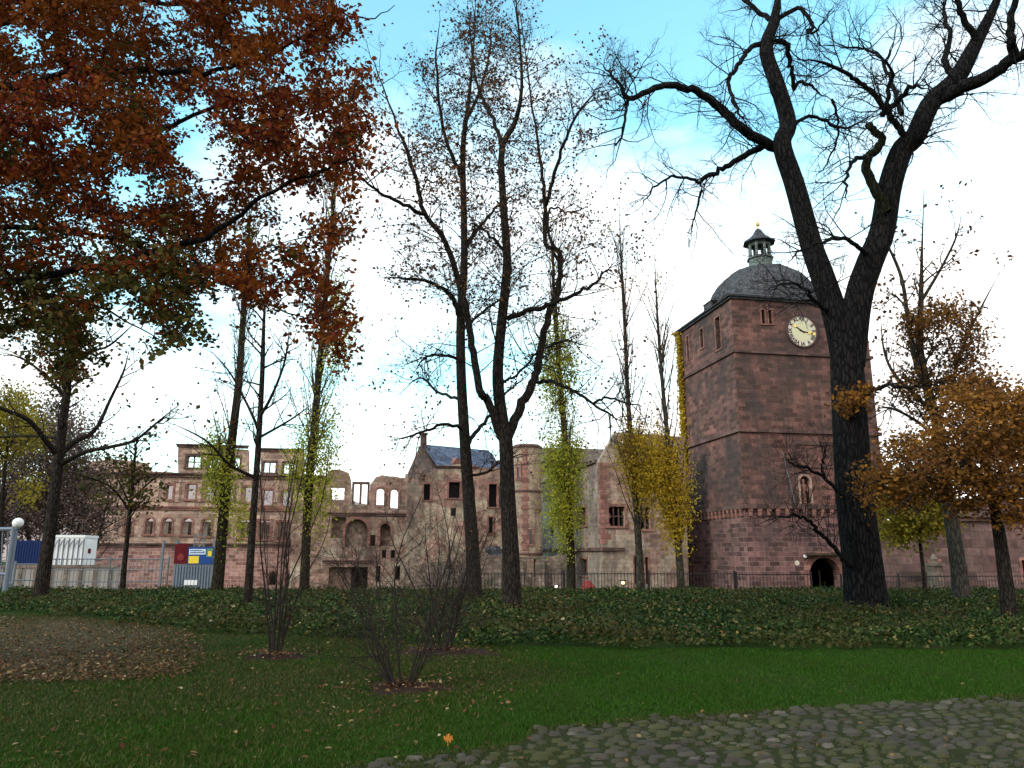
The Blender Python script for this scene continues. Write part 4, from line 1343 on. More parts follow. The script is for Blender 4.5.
# ================================================================== FENCES AND SMALL STRUCTURES
def bar_fence(name, label, pts, z0s, h, step, r, mat, post_step, group=None, rails=(0.08, 0.92), post_r=0.05, spear=0.0):
    pts = [np.array(p, float) for p in pts]
    seg = [np.linalg.norm(b_ - a) for a, b_ in zip(pts, pts[1:])]
    tot = sum(seg)

    def pos(s_):
        for a, b_, l_ in zip(pts, pts[1:], seg):
            if s_ <= l_ + 1e-6:
                return a + (b_ - a) * (s_ / l_)
            s_ -= l_
        return pts[-1]
    root = thing(name, label, 'fence', (pts[0][0], pts[0][1], z0s), group)
    mb_ = MB()
    n = int(tot / step)
    for i in range(n + 1):
        p = pos(i * tot / n)
        mb_.cyl((p[0], p[1], z0s + h * 0.04), (p[0], p[1], z0s + h * (1 + spear)), r, r, 4, False)
    for q in rails:
        for a, b_ in zip(pts, pts[1:]):
            mb_.cyl((a[0], a[1], z0s + h * q), (b_[0], b_[1], z0s + h * q), r * 1.6, r * 1.6, 4)
    mb_.build('railing', mat, root, uv=False, fix=False)
    m = max(1, int(tot / post_step))
    for i in range(m + 1):
        p = pos(i * tot / m)
        pm = MB(); pm.cyl((p[0], p[1], z0s - 0.3), (p[0], p[1], z0s + h * 1.06), post_r, post_r, 6); pm.build('post', mat, root, uv=False)
    return root


FY = 38.0
zf = at(600, 592, FY)[2] - 0.15
bar_fence('iron_fence', 'thin dark iron railing behind the ivy bank below the castle', [at(478, 590, FY)[:2], at(735, 590, FY)[:2]], zf, at(600, 572, FY)[2] - zf, 0.16, 0.013, M['iron'], 3.2)
bar_fence('iron_fence', 'thin dark iron railing in front of the clock tower and gate', [at(737, 590, FY)[:2], at(812, 590, FY)[:2]], zf - 0.03, at(760, 572, FY)[2] - zf, 0.16, 0.013, M['iron'], 2.0)
bar_fence('iron_fence', 'thin dark iron railing right of the big black tree', [at(842, 590, FY)[:2], at(1120, 592, FY + 2)[:2]], zf - 0.1, at(900, 573, FY)[2] - zf, 0.16, 0.013, M['iron'], 3.0)
LY = 35.0
zl_ = float(hgt(-15, LY)) + 0.0
bar_fence('site_fence', 'low galvanised bar railing between the two leftmost trees', [at(48, 590, LY)[:2], at(166, 590, LY)[:2]], zl_, at(100, 558, LY)[2] - zl_, 0.17, 0.013, M['galv'], 2.6, rails=(0.06, 0.4, 0.7, 0.97), post_r=0.035)
bar_fence('site_fence', 'short galvanised railing left of the leaning maple trunk', [at(12, 590, LY)[:2], at(45, 590, LY)[:2]], zl_, at(30, 563, LY)[2] - zl_, 0.22, 0.02, M['galv'], 2.0, rails=(0.06, 0.5, 0.96), post_r=0.05)
# gantry-like gate frame at the left edge
gf = thing('steel_gate', 'blue-grey steel gate frame leaning in at the left edge', 'gate', tuple(at(-5, 592, 27)))
zg = float(hgt(gf.location.x, 27)) - 0.1
mb = MB()
mb.cyl((at(5, 590, 27)[0], 27, zg), at(14, 529, 27), 0.09, 0.08, 8)
mb.cyl((at(-42, 590, 27)[0], 27, zg), at(-38, 529, 27), 0.09, 0.08, 8); mb.build('post', M['steel'], gf, uv=False)
mb = MB(); mb.cyl(at(-38, 529.5, 27), at(13.5, 529, 27), 0.07, 0.07, 8); mb.cyl(at(-40, 574, 27), at(8, 574, 27), 0.05, 0.05, 8)
mb.build('crossbar', M['steel'], gf, uv=False)
mb = MB()
for x in np.linspace(-34, 8, 9):
    mb.cyl(at(x, 530, 27), at(x - 2.5, 588, 27), 0.02, 0.02, 5)
mb.build('bars', M['steel'], gf, uv=False)
# globe lamp
lp = at(18, 523, 30); zlp = float(hgt(lp[0], 30)) - 0.1
lamp = thing('street_lamp', 'white globe lamp on a grey post at the left edge', 'lamp', (lp[0], 30, zlp))
mb = MB(); mb.lathe((lp[0], 30, zlp), [(0.09, 0), (0.09, 0.5), (0.05, 0.55), (0.045, lp[2] - zlp - 0.26), (0.09, lp[2] - zlp - 0.22), (0.09, lp[2] - zlp - 0.17)], 10); mb.build('post', M['steel'], lamp, uv=False)
rg = 5.0 * 30 / F_
mb = MB(); mb.lathe((lp[0], 30, lp[2]), [(max(0.02, rg * math.cos(a)), rg * math.sin(a)) for a in np.linspace(-1.5, 1.5, 12)], 18); mb.build('globe', M['globe'], lamp, uv=False, smooth_=True)
# white container cabin, blue container, parapet
CY = 47.0
fc = Facade(at(52, 560, CY), e1, nF)
cw = fc.uv(82, 560)[0]; zc1 = fc.uv(60, 535)[1]; zc0_ = float(hgt(fc.O[0], CY)) - 0.05
cab = thing('site_cabin', 'white site cabin with dark ribs and braces behind the bar railing', 'cabin', (fc.O[0], fc.O[1], zc0_))
mb = MB(); mb.box(fc, 0, cw, zc0_ + 0.15, zc1 - 0.15, -2.4, 0); mb.box(fc, -0.04, cw + 0.04, zc1 - 0.148, zc1, -2.44, 0.04); mb.build('body', M['white'], cab, uv=False)
mb = MB()
for i in range(7):
    u = cw * i / 6
    mb.box(fc, u - 0.03, u + 0.03, zc0_ + 0.2, zc1 - 0.2, 0.003, 0.05)
    if i:
        mb.cyl(fc.pt(u - 0.03, zc1 - 0.3, 0.1), fc.pt(u - cw / 7, zc1 - 0.75, 0.1), 0.025, 0.025, 5)
mb.build('ribs', M['galv'], cab, uv=False, fix=False)
fs = Facade(fc.pt(cw, 0), e2, e1)
mb = MB(); mb.box(fs, 0.5, 1.5, zc0_ + 0.2, zc1 - 0.35, 0.003, 0.05); mb.build('door', M['white'], cab, uv=False)
mb = MB(); mb.box(fs, 0.7, 1.2, zc1 - 1.1, zc1 - 0.8, 0.052, 0.06); mb.build('notice', M['posterred'], cab, uv=False)
fb = Facade(at(10, 560, 49), e1, nF)
bwid = fb.uv(42, 560)[0]; zb1 = fb.uv(20, 540.5)[1]; zb0_ = float(hgt(fb.O[0], 49))
blue = thing('shipping_container', 'dark blue corrugated container left of the white cabin', 'container', (fb.O[0], fb.O[1], zb0_))
mb = MB(); mb.box(fb, 0, bwid, zb0_, zb1, -2.4, 0); mb.build('body', M['bluebox'], blue, uv=False)
mb = MB()
for i in range(12):
    u = bwid * (i + 0.5) / 12
    mb.box(fb, u - 0.06, u + 0.06, zb0_ + 0.1, zb1 - 0.12, 0.003, 0.05)
mb.build('corrugation', M['bluebox'], blue, uv=False)
fp_ = Facade(at(0, 575, 42), e1, nF)
pz1 = fp_.uv(60, 565)[1]; pz0 = float(hgt(-20, 42)) - 0.2; pu1 = fp_.uv(118, 570)[0]
par = thing('parapet', 'pale concrete parapet with panels below the white cabin', 'wall', (fp_.O[0], fp_.O[1], pz0))
mb = MB(); mb.box(fp_, -4, pu1, pz0, pz1 - 0.14, -0.3, 0); mb.build('wall', M['concrete'], par, uv=False)
mb = MB(); mb.box(fp_, -4, pu1, pz1 - 0.138, pz1, -0.36, 0.07); mb.build('coping', M['terrace'], par)
mb = MB()
u = -3.6
while u < pu1 - 0.4:
    mb.box(fp_, u, u + 0.16, pz0 + 0.1, pz1 - 0.15, 0.003, 0.08); u += 0.75
mb.build('ribs', M['terrace'], par)
# gate with boards
GY = 34.0
fgt = Facade(at(173, 575, GY), np.array([1.0, 0.0]), np.array([0.0, -1.0]))
gu = fgt.uv(212.5, 575)[0]; gz1 = fgt.uv(190, 565)[1]; gz0 = float(hgt(fgt.O[0], GY)) - 0.05
sg = thing('metal_gate', 'blue-grey ribbed metal gate left of the leaning poplar', 'gate', (fgt.O[0], fgt.O[1], gz0))
mb = MB(); mb.box(fgt, 0.1, gu - 0.1, gz0 + 0.05, gz1, -0.05, 0); mb.build('panel', M['steel'], sg, uv=False)
mb = MB()
for i in range(12):
    u = 0.16 + (gu - 0.36) * i / 11
    mb.box(fgt, u, u + 0.05, gz0 + 0.08, gz1 - 0.05, 0.003, 0.04)
mb.build('ribs', M['steel'], sg, uv=False)
for u in (-0.6, 0.0, gu - 0.09):
    mb = MB(); mb.box(fgt, u, u + 0.09, gz0 - 0.1, fgt.uv(190, 540)[1], -0.08, 0.02); mb.build('post', M['galv'], sg, uv=False)
mb = MB(); mb.box(fgt, 0.095, gu - 0.095, gz1 + 0.004, gz1 + 0.09, -0.06, 0.03); mb.build('rail', M['galv'], sg, uv=False)
q = fgt.rect(185, 580, 198, 585)
mb = MB()
for i in range(4):
    a = q[0] + (q[1] - q[0]) * i / 4
    mb.box(fgt, a, a + (q[1] - q[0]) * 0.21, q[2], q[3], 0.045, 0.06)
mb.build('notice', M['white'], sg, uv=False)
q = fgt.rect(176, 544, 187.5, 563.5)
po = thing('poster', 'dark red event poster fixed above the metal gate', 'poster', tuple(fgt.pt(q[0], q[2], 0.05)))
mb = MB(); mb.box(fgt, q[0], q[1], q[2], q[3], 0.03, 0.06); mb.build('board', M['posterred'], po, uv=False)
mb = MB(); mb.lathe(fgt.pt((q[0] + q[1]) / 2, q[2] + 0.12, 0.066), [(0.02, 0), (0.13, 0.05), (0.16, 0.18), (0.05, 0.3)], 10); V = np.array(mb.v); V[:, 1] = (V[:, 1] - V[:, 1].mean()) * 0.05 + fgt.pt(0, 0, 0.075)[1]; mb.v = [tuple(p) for p in V]
mb.build('picture', M['redcloth'], po, uv=False)
q = fgt.rect(188.5, 547, 213, 564)
sb = thing('sign_board', 'blue, yellow and pale information board above the metal gate', 'sign', tuple(fgt.pt(q[0], q[2], 0.05)))
mb = MB(); mb.box(fgt, q[0], q[1], q[2], q[3], 0.03, 0.06); mb.build('board', M['blueprint'], sb, uv=False)
for nm, a, mt in (('title_panel', (190, 549, 206, 554.5), 'paleprint'), ('yellow_panel', (189.5, 556, 199, 563.3), 'yellow'), ('side_panel', (207.5, 548.5, 212.5, 557), 'greenprint'), ('small_notice', (209, 551, 212, 556), 'yellow')):
    r4 = fgt.rect(*a); mb = MB(); dz = 0.072 if nm == 'small_notice' else 0.066
    mb.box(fgt, *r4, 0.062, dz); mb.build(nm, M[mt], sb, uv=False)
mb = MB(); r4 = fgt.rect(191, 550, 205, 554)
for j in range(2):
    mb.box(fgt, r4[0], r4[1] - 0.1 * j, r4[2] + 0.04 + j * 0.09, r4[2] + 0.075 + j * 0.09, 0.067, 0.069)
mb.build('text_lines', M['blueprint'], sb, uv=False)
q = fgt.rect(194, 535, 203, 546)
mb = MB()
for u in (q[0], (q[0] + q[1]) / 2, q[1]):
    mb.box(fgt, u - 0.02, u + 0.02, gz1 - 0.1, q[3], -0.12, -0.085)
for z in (q[2] + 0.05, (q[2] + q[3]) / 2, q[3]):
    mb.box(fgt, q[0] - 0.02, q[1] + 0.02, z - 0.02, z + 0.02, -0.15, -0.121)
tag(mb.build('lattice_frame', M['galv'], None, uv=False), 'small galvanised lattice frame standing behind the information board', 'frame')
# red sheeted mound and lanterns behind the railing
pm_ = at(588, 585, 50)
hz_ = at(588, 581, 50)[2]
pr = [(0.0, 0)]
mb = MB(); mb.lathe((0, 0, 0), [(1.0, 0), (0.96, 0.25), (0.8, 0.6), (0.5, 0.9), (0.15, 1.0)], 18)
V = np.array(mb.v); V[:, 0] = V[:, 0] * 0.95 + pm_[0]; V[:, 1] = V[:, 1] * 0.8 + 50; zb_ = float(hgt(pm_[0], 50)) - 0.1; V[:, 2] = zb_ + V[:, 2] * (hz_ - zb_)
V += rng.normal(size=V.shape) * 0.03
mb.v = [tuple(p) for p in V]
tag(mb.build('tarpaulin', M['redcloth'], None, uv=False), 'dark red sheet over a low heap behind the iron railing', 'tarpaulin')
lq = at(623, 583, FY + 1.5)
bl_ = thing('lantern_box', 'small dark lantern with a warm lamp behind the railing', 'lantern', (lq[0], FY + 1.5, zf - 0.5))
mb = MB(); mb.cyl((lq[0], FY + 1.5, zf - 0.5), (lq[0], FY + 1.5, lq[2] - 0.1), 0.03, 0.03, 6); mb.build('post', M['iron'], bl_, uv=False)
fq = Facade((lq[0], FY + 1.5), np.array([1.0, 0]), np.array([0, -1.0]))
mb = MB(); mb.box(fq, -0.16, 0.16, lq[2] + 0.1, lq[2] + 0.15, -0.12, 0.12); mb.box(fq, -0.12, 0.12, lq[2] - 0.1, lq[2] - 0.06, -0.1, 0.1); mb.build('case', M['iron'], bl_, uv=False)
me_, te, be, oe_ = new_mat('lit_lamp_glass'); be.inputs['Base Color'].default_value = (0.9, 0.7, 0.3, 1); be.inputs['Emission Color'].default_value = (1, 0.75, 0.35, 1); be.inputs['Emission Strength'].default_value = 1.6
mb = MB(); mb.box(fq, -0.07, 0.07, lq[2] - 0.055, lq[2] + 0.08, -0.07, 0.07); mb.build('lamp', me_, bl_, uv=False)
lq = at(556, 586.5, FY + 1.0)
fl_ = thing('floodlight', 'small ground floodlight glowing white behind the railing', 'floodlight', (lq[0], FY + 1.0, zf - 0.4))
fq = Facade((lq[0], FY + 1.0), np.array([1.0, 0]), np.array([0, -1.0]))
mb = MB(); mb.cyl((lq[0], FY + 1, zf - 0.4), (lq[0], FY + 1, lq[2] - 0.07), 0.025, 0.025, 6); mb.box(fq, -0.09, 0.09, lq[2] - 0.07, lq[2] + 0.07, -0.12, 0.04); mb.build('case', M['iron'], fl_, uv=False)
me2, te, be, oe_ = new_mat('lit_floodlight_glass'); be.inputs['Emission Color'].default_value = (1, 0.9, 0.75, 1); be.inputs['Emission Strength'].default_value = 3
mb = MB(); mb.box(fq, -0.06, 0.06, lq[2] - 0.05, lq[2] + 0.05, 0.042, 0.05); mb.build('lens', me2, fl_, uv=False)

pq = at(941, 590, 50)
pzt = at(941, 566, 50)[2]; pzb = float(hgt(pq[0], 50)) - 0.1
pil = thing('gate_pillar', 'weathered stone gate pillar with a pointed cap under the yellow-green tree', 'pillar', (pq[0], 50, pzb))
fpl = Facade((pq[0], 50), e1, nF)
mb = MB(); mb.box(fpl, -0.32, 0.32, pzb, pzt, -0.64, 0); mb.box(fpl, -0.42, 0.42, pzt + 0.002, pzt + 0.16, -0.74, 0.1); mb.build('shaft', M['terrace'], pil)
mb = MB(); mb.lathe(fpl.pt(0, pzt + 0.163, -0.32), [(0.3, 0), (0.2, 0.12), (0.24, 0.3), (0.12, 0.5), (0.03, 0.62)], 10); mb.build('cap', M['terrace'], pil); pil['kind'] = 'thing'
# ================================================================== TREES
# --- big bare black tree
T = Tree(21.0, (866, 600))
K = dict(kids=(5, 5), lens=(2.1, 1.0, 0.5), wig=0.27, up=0.04, ang=(30, 80), rmax=0.028)
trunk, tr_ = T.limb([(862, 560), (855, 500), (851, 440), (848, 385), (846, 350)], 19, 15.8, foot=True, flare=1.22, n=30, tip=False)
ls = T.limb([(846, 365), (836, 318), (822, 275), (811, 244), (795, 186), (782, 145), (788, 124), (778, 87), (766, 50), (774, 21), (778, -10), (772, -60)], 13.5, 6, dY=1.5, n=44, trunk=True)
rs = T.limb([(850, 365), (858, 300), (870, 262), (882, 232), (890, 186), (902, 150), (915, 137), (931, 103), (956, 79), (977, 41), (997, 0), (1015, -50)], 14.5, 7.5, dY=-1.2, n=44, trunk=True)
limbs = [
    ([(931, 103), (952, 92), (973, 83), (1000, 68), (1024, 54), (1070, 35)], 8, 5, -2.5, -.7),
    ([(1016, 58), (1010, 32), (1014, 0), (1012, -40)], 5, 2, -3.2, -2.3),
    ([(776, 147), (755, 136), (737, 124), (716, 104), (695, 90), (675, 85), (650, 90), (629, 99), (621, 87), (608, 70), (598, 60)], 6.4, 1.2, -2.0, 1.0),
    ([(628, 100), (625, 110), (621, 137), (612, 148)], 2, 0.7, -2.4, -1.8),
    ([(778, 148), (766, 146), (753, 151), (736, 161), (720, 170), (706, 177), (701, 182), (703, 194)], 4.6, 2.2, 3.0, 1.0),
    ([(701, 183), (685, 178), (670, 178), (656, 186), (646, 199), (633, 215)], 2.2, 0.7, 4.0, 3.0),
    ([(702, 190), (697, 205), (693, 225), (690, 242)], 1.8, 0.6, 3.5, 3.0),
    ([(766, 42), (752, 46), (745, 54), (734, 70), (728, 83), (733, 98), (740, 115), (752, 130)], 3.4, 1.3, -1.0, 1.2),
    ([(776, 42), (786, 44), (789, 58), (792, 70), (793, 88), (800, 82), (810, 86), (820, 94), (832, 99)], 3.4, 1.4, 2.6, 1.2),
    ([(832, 99), (837, 115), (838, 137), (831, 155), (824, 168), (812, 178)], 1.8, 0.7, 3.6, 2.6),
    ([(906, 137), (897, 125), (890, 116), (878, 100), (865, 87), (850, 76), (832, 66), (812, 61), (790, 59)], 3.8, 1.2, -2.8, -0.7),
    ([(902, 114), (897, 100), (894, 87), (886, 70), (877, 54), (860, 49), (840, 47), (811, 46)], 2.8, .9, 2.2, -0.7),
    ([(865, 156), (855, 160), (848, 170), (846, 186), (847, 204)], 2.4, 1.0, -2.2, -1.0),
    ([(867, 254), (855, 244), (840, 238), (824, 242), (807, 248), (795, 256), (786, 269)], 2.6, .8, -3.5, -0.4),
    ([(882, 115), (900, 98), (915, 85), (930, 90)], 3.5, 1.0, -3, -.8),
    ([(784, 145), (800, 120), (818, 118), (840, 128), (860, 122), (880, 108)], 2.6, 1.0, 3.5, 1.2),
    ([(956, 80), (945, 60), (950, 40), (944, 10), (952, -20)], 4, 1.5, 1.5, -1.0),
    ([(977, 42), (965, 20), (958, 0), (962, -30)], 4, 2, -2, -1.1),
    ([(776, 20), (800, 8), (812, 25), (808, 32), (820, 28), (830, 10)], 3, 1.0, 0, 1.4),
    ([(774, 22), (750, 5), (735, -15)], 3.4, 2, 2.4, 1.4),
    ([(890, 118), (888, 95), (893, 75), (887, 60), (895, 40)], 2.5, 0.8, -3.5, -2.2),
    ([(846, 498), (835, 490), (821, 476), (809, 469), (797, 466), (788, 460), (783, 450)], 2.2, 0.5, -1.6, -0.5),
    ([(850, 566), (840, 555), (824, 537), (815, 527), (807, 520), (797, 516), (786, 516), (770, 519), (753, 526)], 2.5, 0.5, -1.8, -0.4),
    ([(826, 480), (822, 466), (825, 452), (818, 440)], 1.2, 0.5, -1.4, -1.0),
    ([(862, 395), (890, 385), (915, 388), (935, 378)], 2.6, 0.8, -1.5, -0.4),
    ([(836, 318), (815, 300), (800, 285), (780, 285), (765, 296)], 2.2, 0.8, -2.5, 0.2),
]
for px, r0, r1, dY, y0 in limbs:
    P_, r_ = T.limb(px, r0, r1, dY=dY, y0=y0, n=len(px) * 4, wig=0.025)
    ln = np.linalg.norm(np.diff(P_, axis=0), axis=1).sum()
    epi = px[0][1] > 440
    T.spawn(P_, r_, int(ln * (7.5 if epi else 3.3)) + 3, (1.5, 0.8, 0.4) if epi else K['lens'], 0.12, K['ang'], K['wig'], K['up'] * (2.5 if epi else 1), K['kids'] if not epi else (5, 4), 0.024 if not epi else 0.012)
T.spawn(ls[0], ls[1], 16, K['lens'], 0.45, K['ang'], K['wig'], K['up'], K['kids'], 0.03)
T.spawn(rs[0], rs[1], 18, K['lens'], 0.45, K['ang'], K['wig'], K['up'], K['kids'], 0.03)
big = T.build('bare_tree', 'huge leafless black tree with a thick forked trunk right of centre', 'tree', M['bark_big'], M['twig_black'], sides=22)
stub = Tree(20.2, (866, 600)); stub.base = T.base
P_, r_ = stub.limb([(888, 212), (879, 197), (871, 181), (866, 166), (871, 154), (880, 145), (879, 135), (870, 127), (868, 123)], 5.6, 3.6, n=30, tip=False, wig=0.02)
stub.spawn(P_, r_, 12, (1.1, 0.6, 0.3), 0.35, (35, 80), 0.27, 0.04, (4, 4), 0.02)
V, Fc = tubes_mesh(stub.fine + stub.mid[1:], 4); mesh_obj('twigs', V, Fc, M['twig_black'], big)
V, Fc = tubes_mesh([(P_, r_)], 12); mesh_obj('mossy_stub', V, Fc, M['bark_moss'], big, smooth_=True)

# --- centre pair
CK = dict(kids=(5, 5), lens=(2.1, 1.1, 0.55), wig=0.17, up=0.03, ang=(30, 70), rmax=0.02)


def alder(Y, base, trunk_px, r0, r1, limbs, label, name, density, leaf_p, dYt=0.0):
    Tt = Tree(Y, base)
    P_, r_ = Tt.limb(trunk_px, r0, r1, foot=True, flare=1.25, n=40, dY=dYt)
    Tt.spawn(P_, r_, int(46 * density), CK['lens'], 0.42, CK['ang'], CK['wig'], CK['up'], CK['kids'], CK['rmax'], leaf_p)
    for px, a, b_, dY, y0 in limbs:
        P_, r_ = Tt.limb(px, a, b_, dY=dY, y0=y0, n=len(px) * 4, wig=0.02)
        ln = np.linalg.norm(np.diff(P_, axis=0), axis=1).sum()
        Tt.spawn(P_, r_, int(ln * 3.1 * density) + 2, CK['lens'], 0.15, CK['ang'], CK['wig'], CK['up'], CK['kids'], CK['rmax'], leaf_p)
    return Tt


T8 = alder(20.5, (512, 602), [(511, 560), (508, 500), (505.5, 436), (503, 425), (498, 385), (499, 350), (505, 290), (507, 255), (503, 200), (502, 148), (516, 120), (522, 78), (516, 0), (514, -30)], 8.2, 1.6, [
    ([(502, 438), (490, 405), (481, 391), (474, 355), (469, 323), (461, 286), (449, 250), (441, 235), (424, 213), (418, 184), (405, 145), (395, 121), (375, 66), (365, 40)], 4.6, 1.0, -2.5, 0),
    ([(424, 214), (400, 203), (379, 191), (360, 175), (345, 165)], 2.2, 0.7, -3.0, -1.6),
    ([(507, 440), (518, 412), (530, 391), (536, 372), (540, 355), (546, 323), (556, 295), (560, 275), (558, 250), (545, 243), (545, 200), (541, 165), (531, 98), (522, 31), (516, -10)], 5.2, 1.2, 2.5, 0),
    ([(502, 148), (497, 129), (488, 110), (481, 94), (474, 70), (470, 30), (466, -10)], 2.6, 0.8, 1.5, 0.2),
    ([(507, 319), (525, 312), (542, 307), (562, 300), (582, 290), (596, 282), (606, 270), (620, 258)], 3.0, 0.9, -2.0, 0),
    ([(537, 382), (552, 382), (566, 387), (582, 396), (598, 407), (615, 418), (632, 428)], 2.3, 0.8, -1.6, 0.8),
    ([(593, 404), (608, 398), (625, 402), (648, 408)], 1.4, 0.6, -2.2, -1.2),
    ([(546, 205), (552, 184), (562, 150), (574, 121), (590, 98), (606, 78)], 2.5, 0.8, -1.0, 1.5),
    ([(559, 262), (553, 250), (548, 225), (551, 208), (565, 212), (580, 214), (600, 225)], 2.0, 0.7, 2.5, 1.8),
    ([(508, 255), (490, 235), (475, 225), (470, 232)], 2.0, .8, -1.5, 0),
    ([(499, 385), (520, 372), (540, 350), (570, 340), (600, 352)], 1.5, .6, -2.5, 0),
], '', '', 1.0, 0.27)
T8.tips = [q for q in T8.tips if q[2] > 8.2 or rng.random() < 0.3]
c8 = crown_points(T8, [(510, 60, 46, 62, 0, 2.2), (545, 150, 40, 60, 1, 2.0), (440, 170, 40, 60, -1, 2.0), (500, 190, 46, 60, 0, 2.0), (580, 120, 26, 40, -.5, 1.5), (400, 150, 26, 40, -1.5, 1.2)], 300, 7, 0.13, 0.8)
T8.build('alder_tree', 'tall bare tree with trunk forking low, nearest the middle of the lawn', 'tree', M['bark'], M['twig'], 'nearly bare trees before the castle',
         [('foliage', np.concatenate([np.array(T8.tips), c8]), 0.09, M['brownleaf'], False, 0)])
T7 = alder(24.5, (474, 592), [(473, 560), (469, 500), (465, 444), (461, 371), (461, 311), (464, 270), (464, 219), (463, 148), (469, 98), (474, 40), (476, -20)], 7.0, 1.5, [
    ([(461, 318), (452, 298), (445, 290), (425, 281), (401, 278), (376, 279)], 3.0, 0.9, -2, 0),
    ([(466, 445), (478, 430), (492, 412), (508, 392), (530, 372)], 2.6, 0.8, 2, 0),
    ([(463, 360), (440, 355), (425, 358), (412, 375)], 1.8, 0.6, -2.5, 0),
    ([(465, 430), (445, 424), (428, 430), (412, 436), (395, 440)], 2.0, 0.6, -2.5, 0),
    ([(461, 400), (438, 392), (420, 378), (400, 392)], 1.8, 0.6, 2.0, 0),
    ([(464, 250), (480, 225), (500, 205), (520, 190)], 2.4, 0.8, 2.0, 0),
    ([(463, 180), (450, 150), (440, 110), (436, 60), (440, 10)], 2.4, 0.8, -2, 0),
    ([(466, 120), (480, 90), (490, 50), (492, 10)], 2.0, 0.8, 1.5, 0),
    ([(468, 478), (490, 470), (505, 458), (530, 452)], 1.6, .6, -1, 0),
    ([(462, 330), (480, 315), (500, 300), (525, 290)], 1.8, .6, -2, 0),
], '', '', 1.0, 0.27)
T7.tips = [q for q in T7.tips if q[2] > 9.5 or rng.random() < 0.3]
c7 = crown_points(T7, [(468, 70, 44, 66, 0, 2.2), (450, 170, 50, 70, -1, 2.0), (500, 130, 40, 60, 1, 2.0), (420, 260, 36, 24, -1, 1.5)], 240, 7, 0.14, 0.8)
T7.build('alder_tree', 'tall bare straight-trunked tree just left of the forked middle tree', 'tree', M['bark'], M['twig'], 'nearly bare trees before the castle',
         [('foliage', np.concatenate([np.array(T7.tips), c7]), 0.105, M['brownleaf'], False, 0)])

# --- poplars
def poplar(Y, base, trunk_px, r0, r1, name, label, mat, lobes, top_leaf=0.25, bark_='bark_olive', n_up=60, gp='slender poplars along the ivy bank', dens=1.0, base_z=None, lsize=0.088):
    Tt = Tree(Y, base, base_z=base_z)
    P_, r_ = Tt.limb(trunk_px, r0, r1, foot=True, flare=1.15, n=36)
    # fastigiate shoots
    for _ in range(n_up):
        t_ = rng.uniform(0.25, 0.97); i = int(t_ * (len(P_) - 2))
        d = unit(np.array([rng.normal() * 0.26, rng.normal() * 0.26, 1.0]))
        path, pr = Tt.walk(P_[i], d, rng.uniform(1.5, 3.6) * (1.15 - t_ * 0.5), min(0.03, r_[i] * 0.5), 0.06, 0.05, 8)
        Tt.fine.append((path, pr))
        Tt.spawn(path, pr, 5, (0.9, 0.4), 0.2, (15, 40), 0.12, 0.15, (2,), 0.012, top_leaf, None, 0, 4)
    pts = [np.array(Tt.tips)] if Tt.tips else []
    if lobes:
        pts.append(crown_points(Tt, lobes, int(230 * dens), 36, 0.26, 1.9))
    Tt.build(name, label, 'tree', M[bark_], M['twig_pale'], gp, [('foliage', np.concatenate(pts), lsize, mat, False, 0)])
    return Tt


poplar(30, (571, 592), [(571, 560), (568, 500), (565, 440), (560, 380), (556, 320), (553, 270), (552, 240)], 4.5, 1.2, 'poplar_tree', 'slim poplar with bright lime yellow lower leaves behind the forked tree', M['poplar_green'],
       [(563, 462, 19, 24, 0, .8), (563, 462, 19, 24, 0, .8), (564, 500, 13, 34, 0, .5), (564, 505, 11, 34, 0, .5), (566, 532, 6, 18, 0, .4), (558, 370, 19, 50, 0, .8)], 0.2, dens=2.0)
poplar(30, (640, 592), [(640, 570), (637, 520), (633, 460), (628, 400), (625, 330), (621, 260), (619, 205)], 4.2, 0.9, 'poplar_tree', 'thin poplar with golden leaves in front of the gable windows', M['poplar_yellow'],
       [(634, 455, 15, 22, 0, .6), (642, 478, 9, 26, 0, .6)], 0.14, 'bark_grey', dens=0.85)
poplar(29, (681, 592), [(680, 570), (676, 520), (670, 460), (663, 390), (657, 310), (654, 242)], 4.2, 0.9, 'poplar_tree', 'thin poplar with dense golden leaves beside the clock tower', M['poplar_yellow'],
       [(660, 465, 20, 30, 0, .8), (672, 500, 14, 34, 0, .6), (676, 522, 8, 22, 0, .5)], 0.12, 'bark_grey', dens=1.35)
poplar(27, (304, 592), [(305, 570), (308, 500), (314, 430), (320, 360), (326, 290), (332, 220), (338, 150), (342, 110)], 5.0, 1.4, 'poplar_tree', 'poplar leaning slightly right with yellow-green leaves down its trunk', M['poplar_green'],
       [(300, 470, 12, 42, 0, .6), (322, 450, 15, 52, 0, .8), (336, 330, 12, 60, 0, .8), (318, 510, 9, 22, 0, .5)], 0.22, n_up=90, dens=0.9)
poplar(28, (216, 590), [(219, 570), (224, 510), (232, 440), (239, 380), (243, 320), (248, 250), (252, 200)], 6.0, 1.9, 'poplar_tree', 'dark trunked poplar with a yellow-green leaf column beside the gate', M['poplar_green'],
       [(222, 480, 12, 36, 0, .6), (216, 455, 9, 18, 0, .6), (240, 520, 6, 16, 0, .5)], 0.16, n_up=55, dens=0.55)
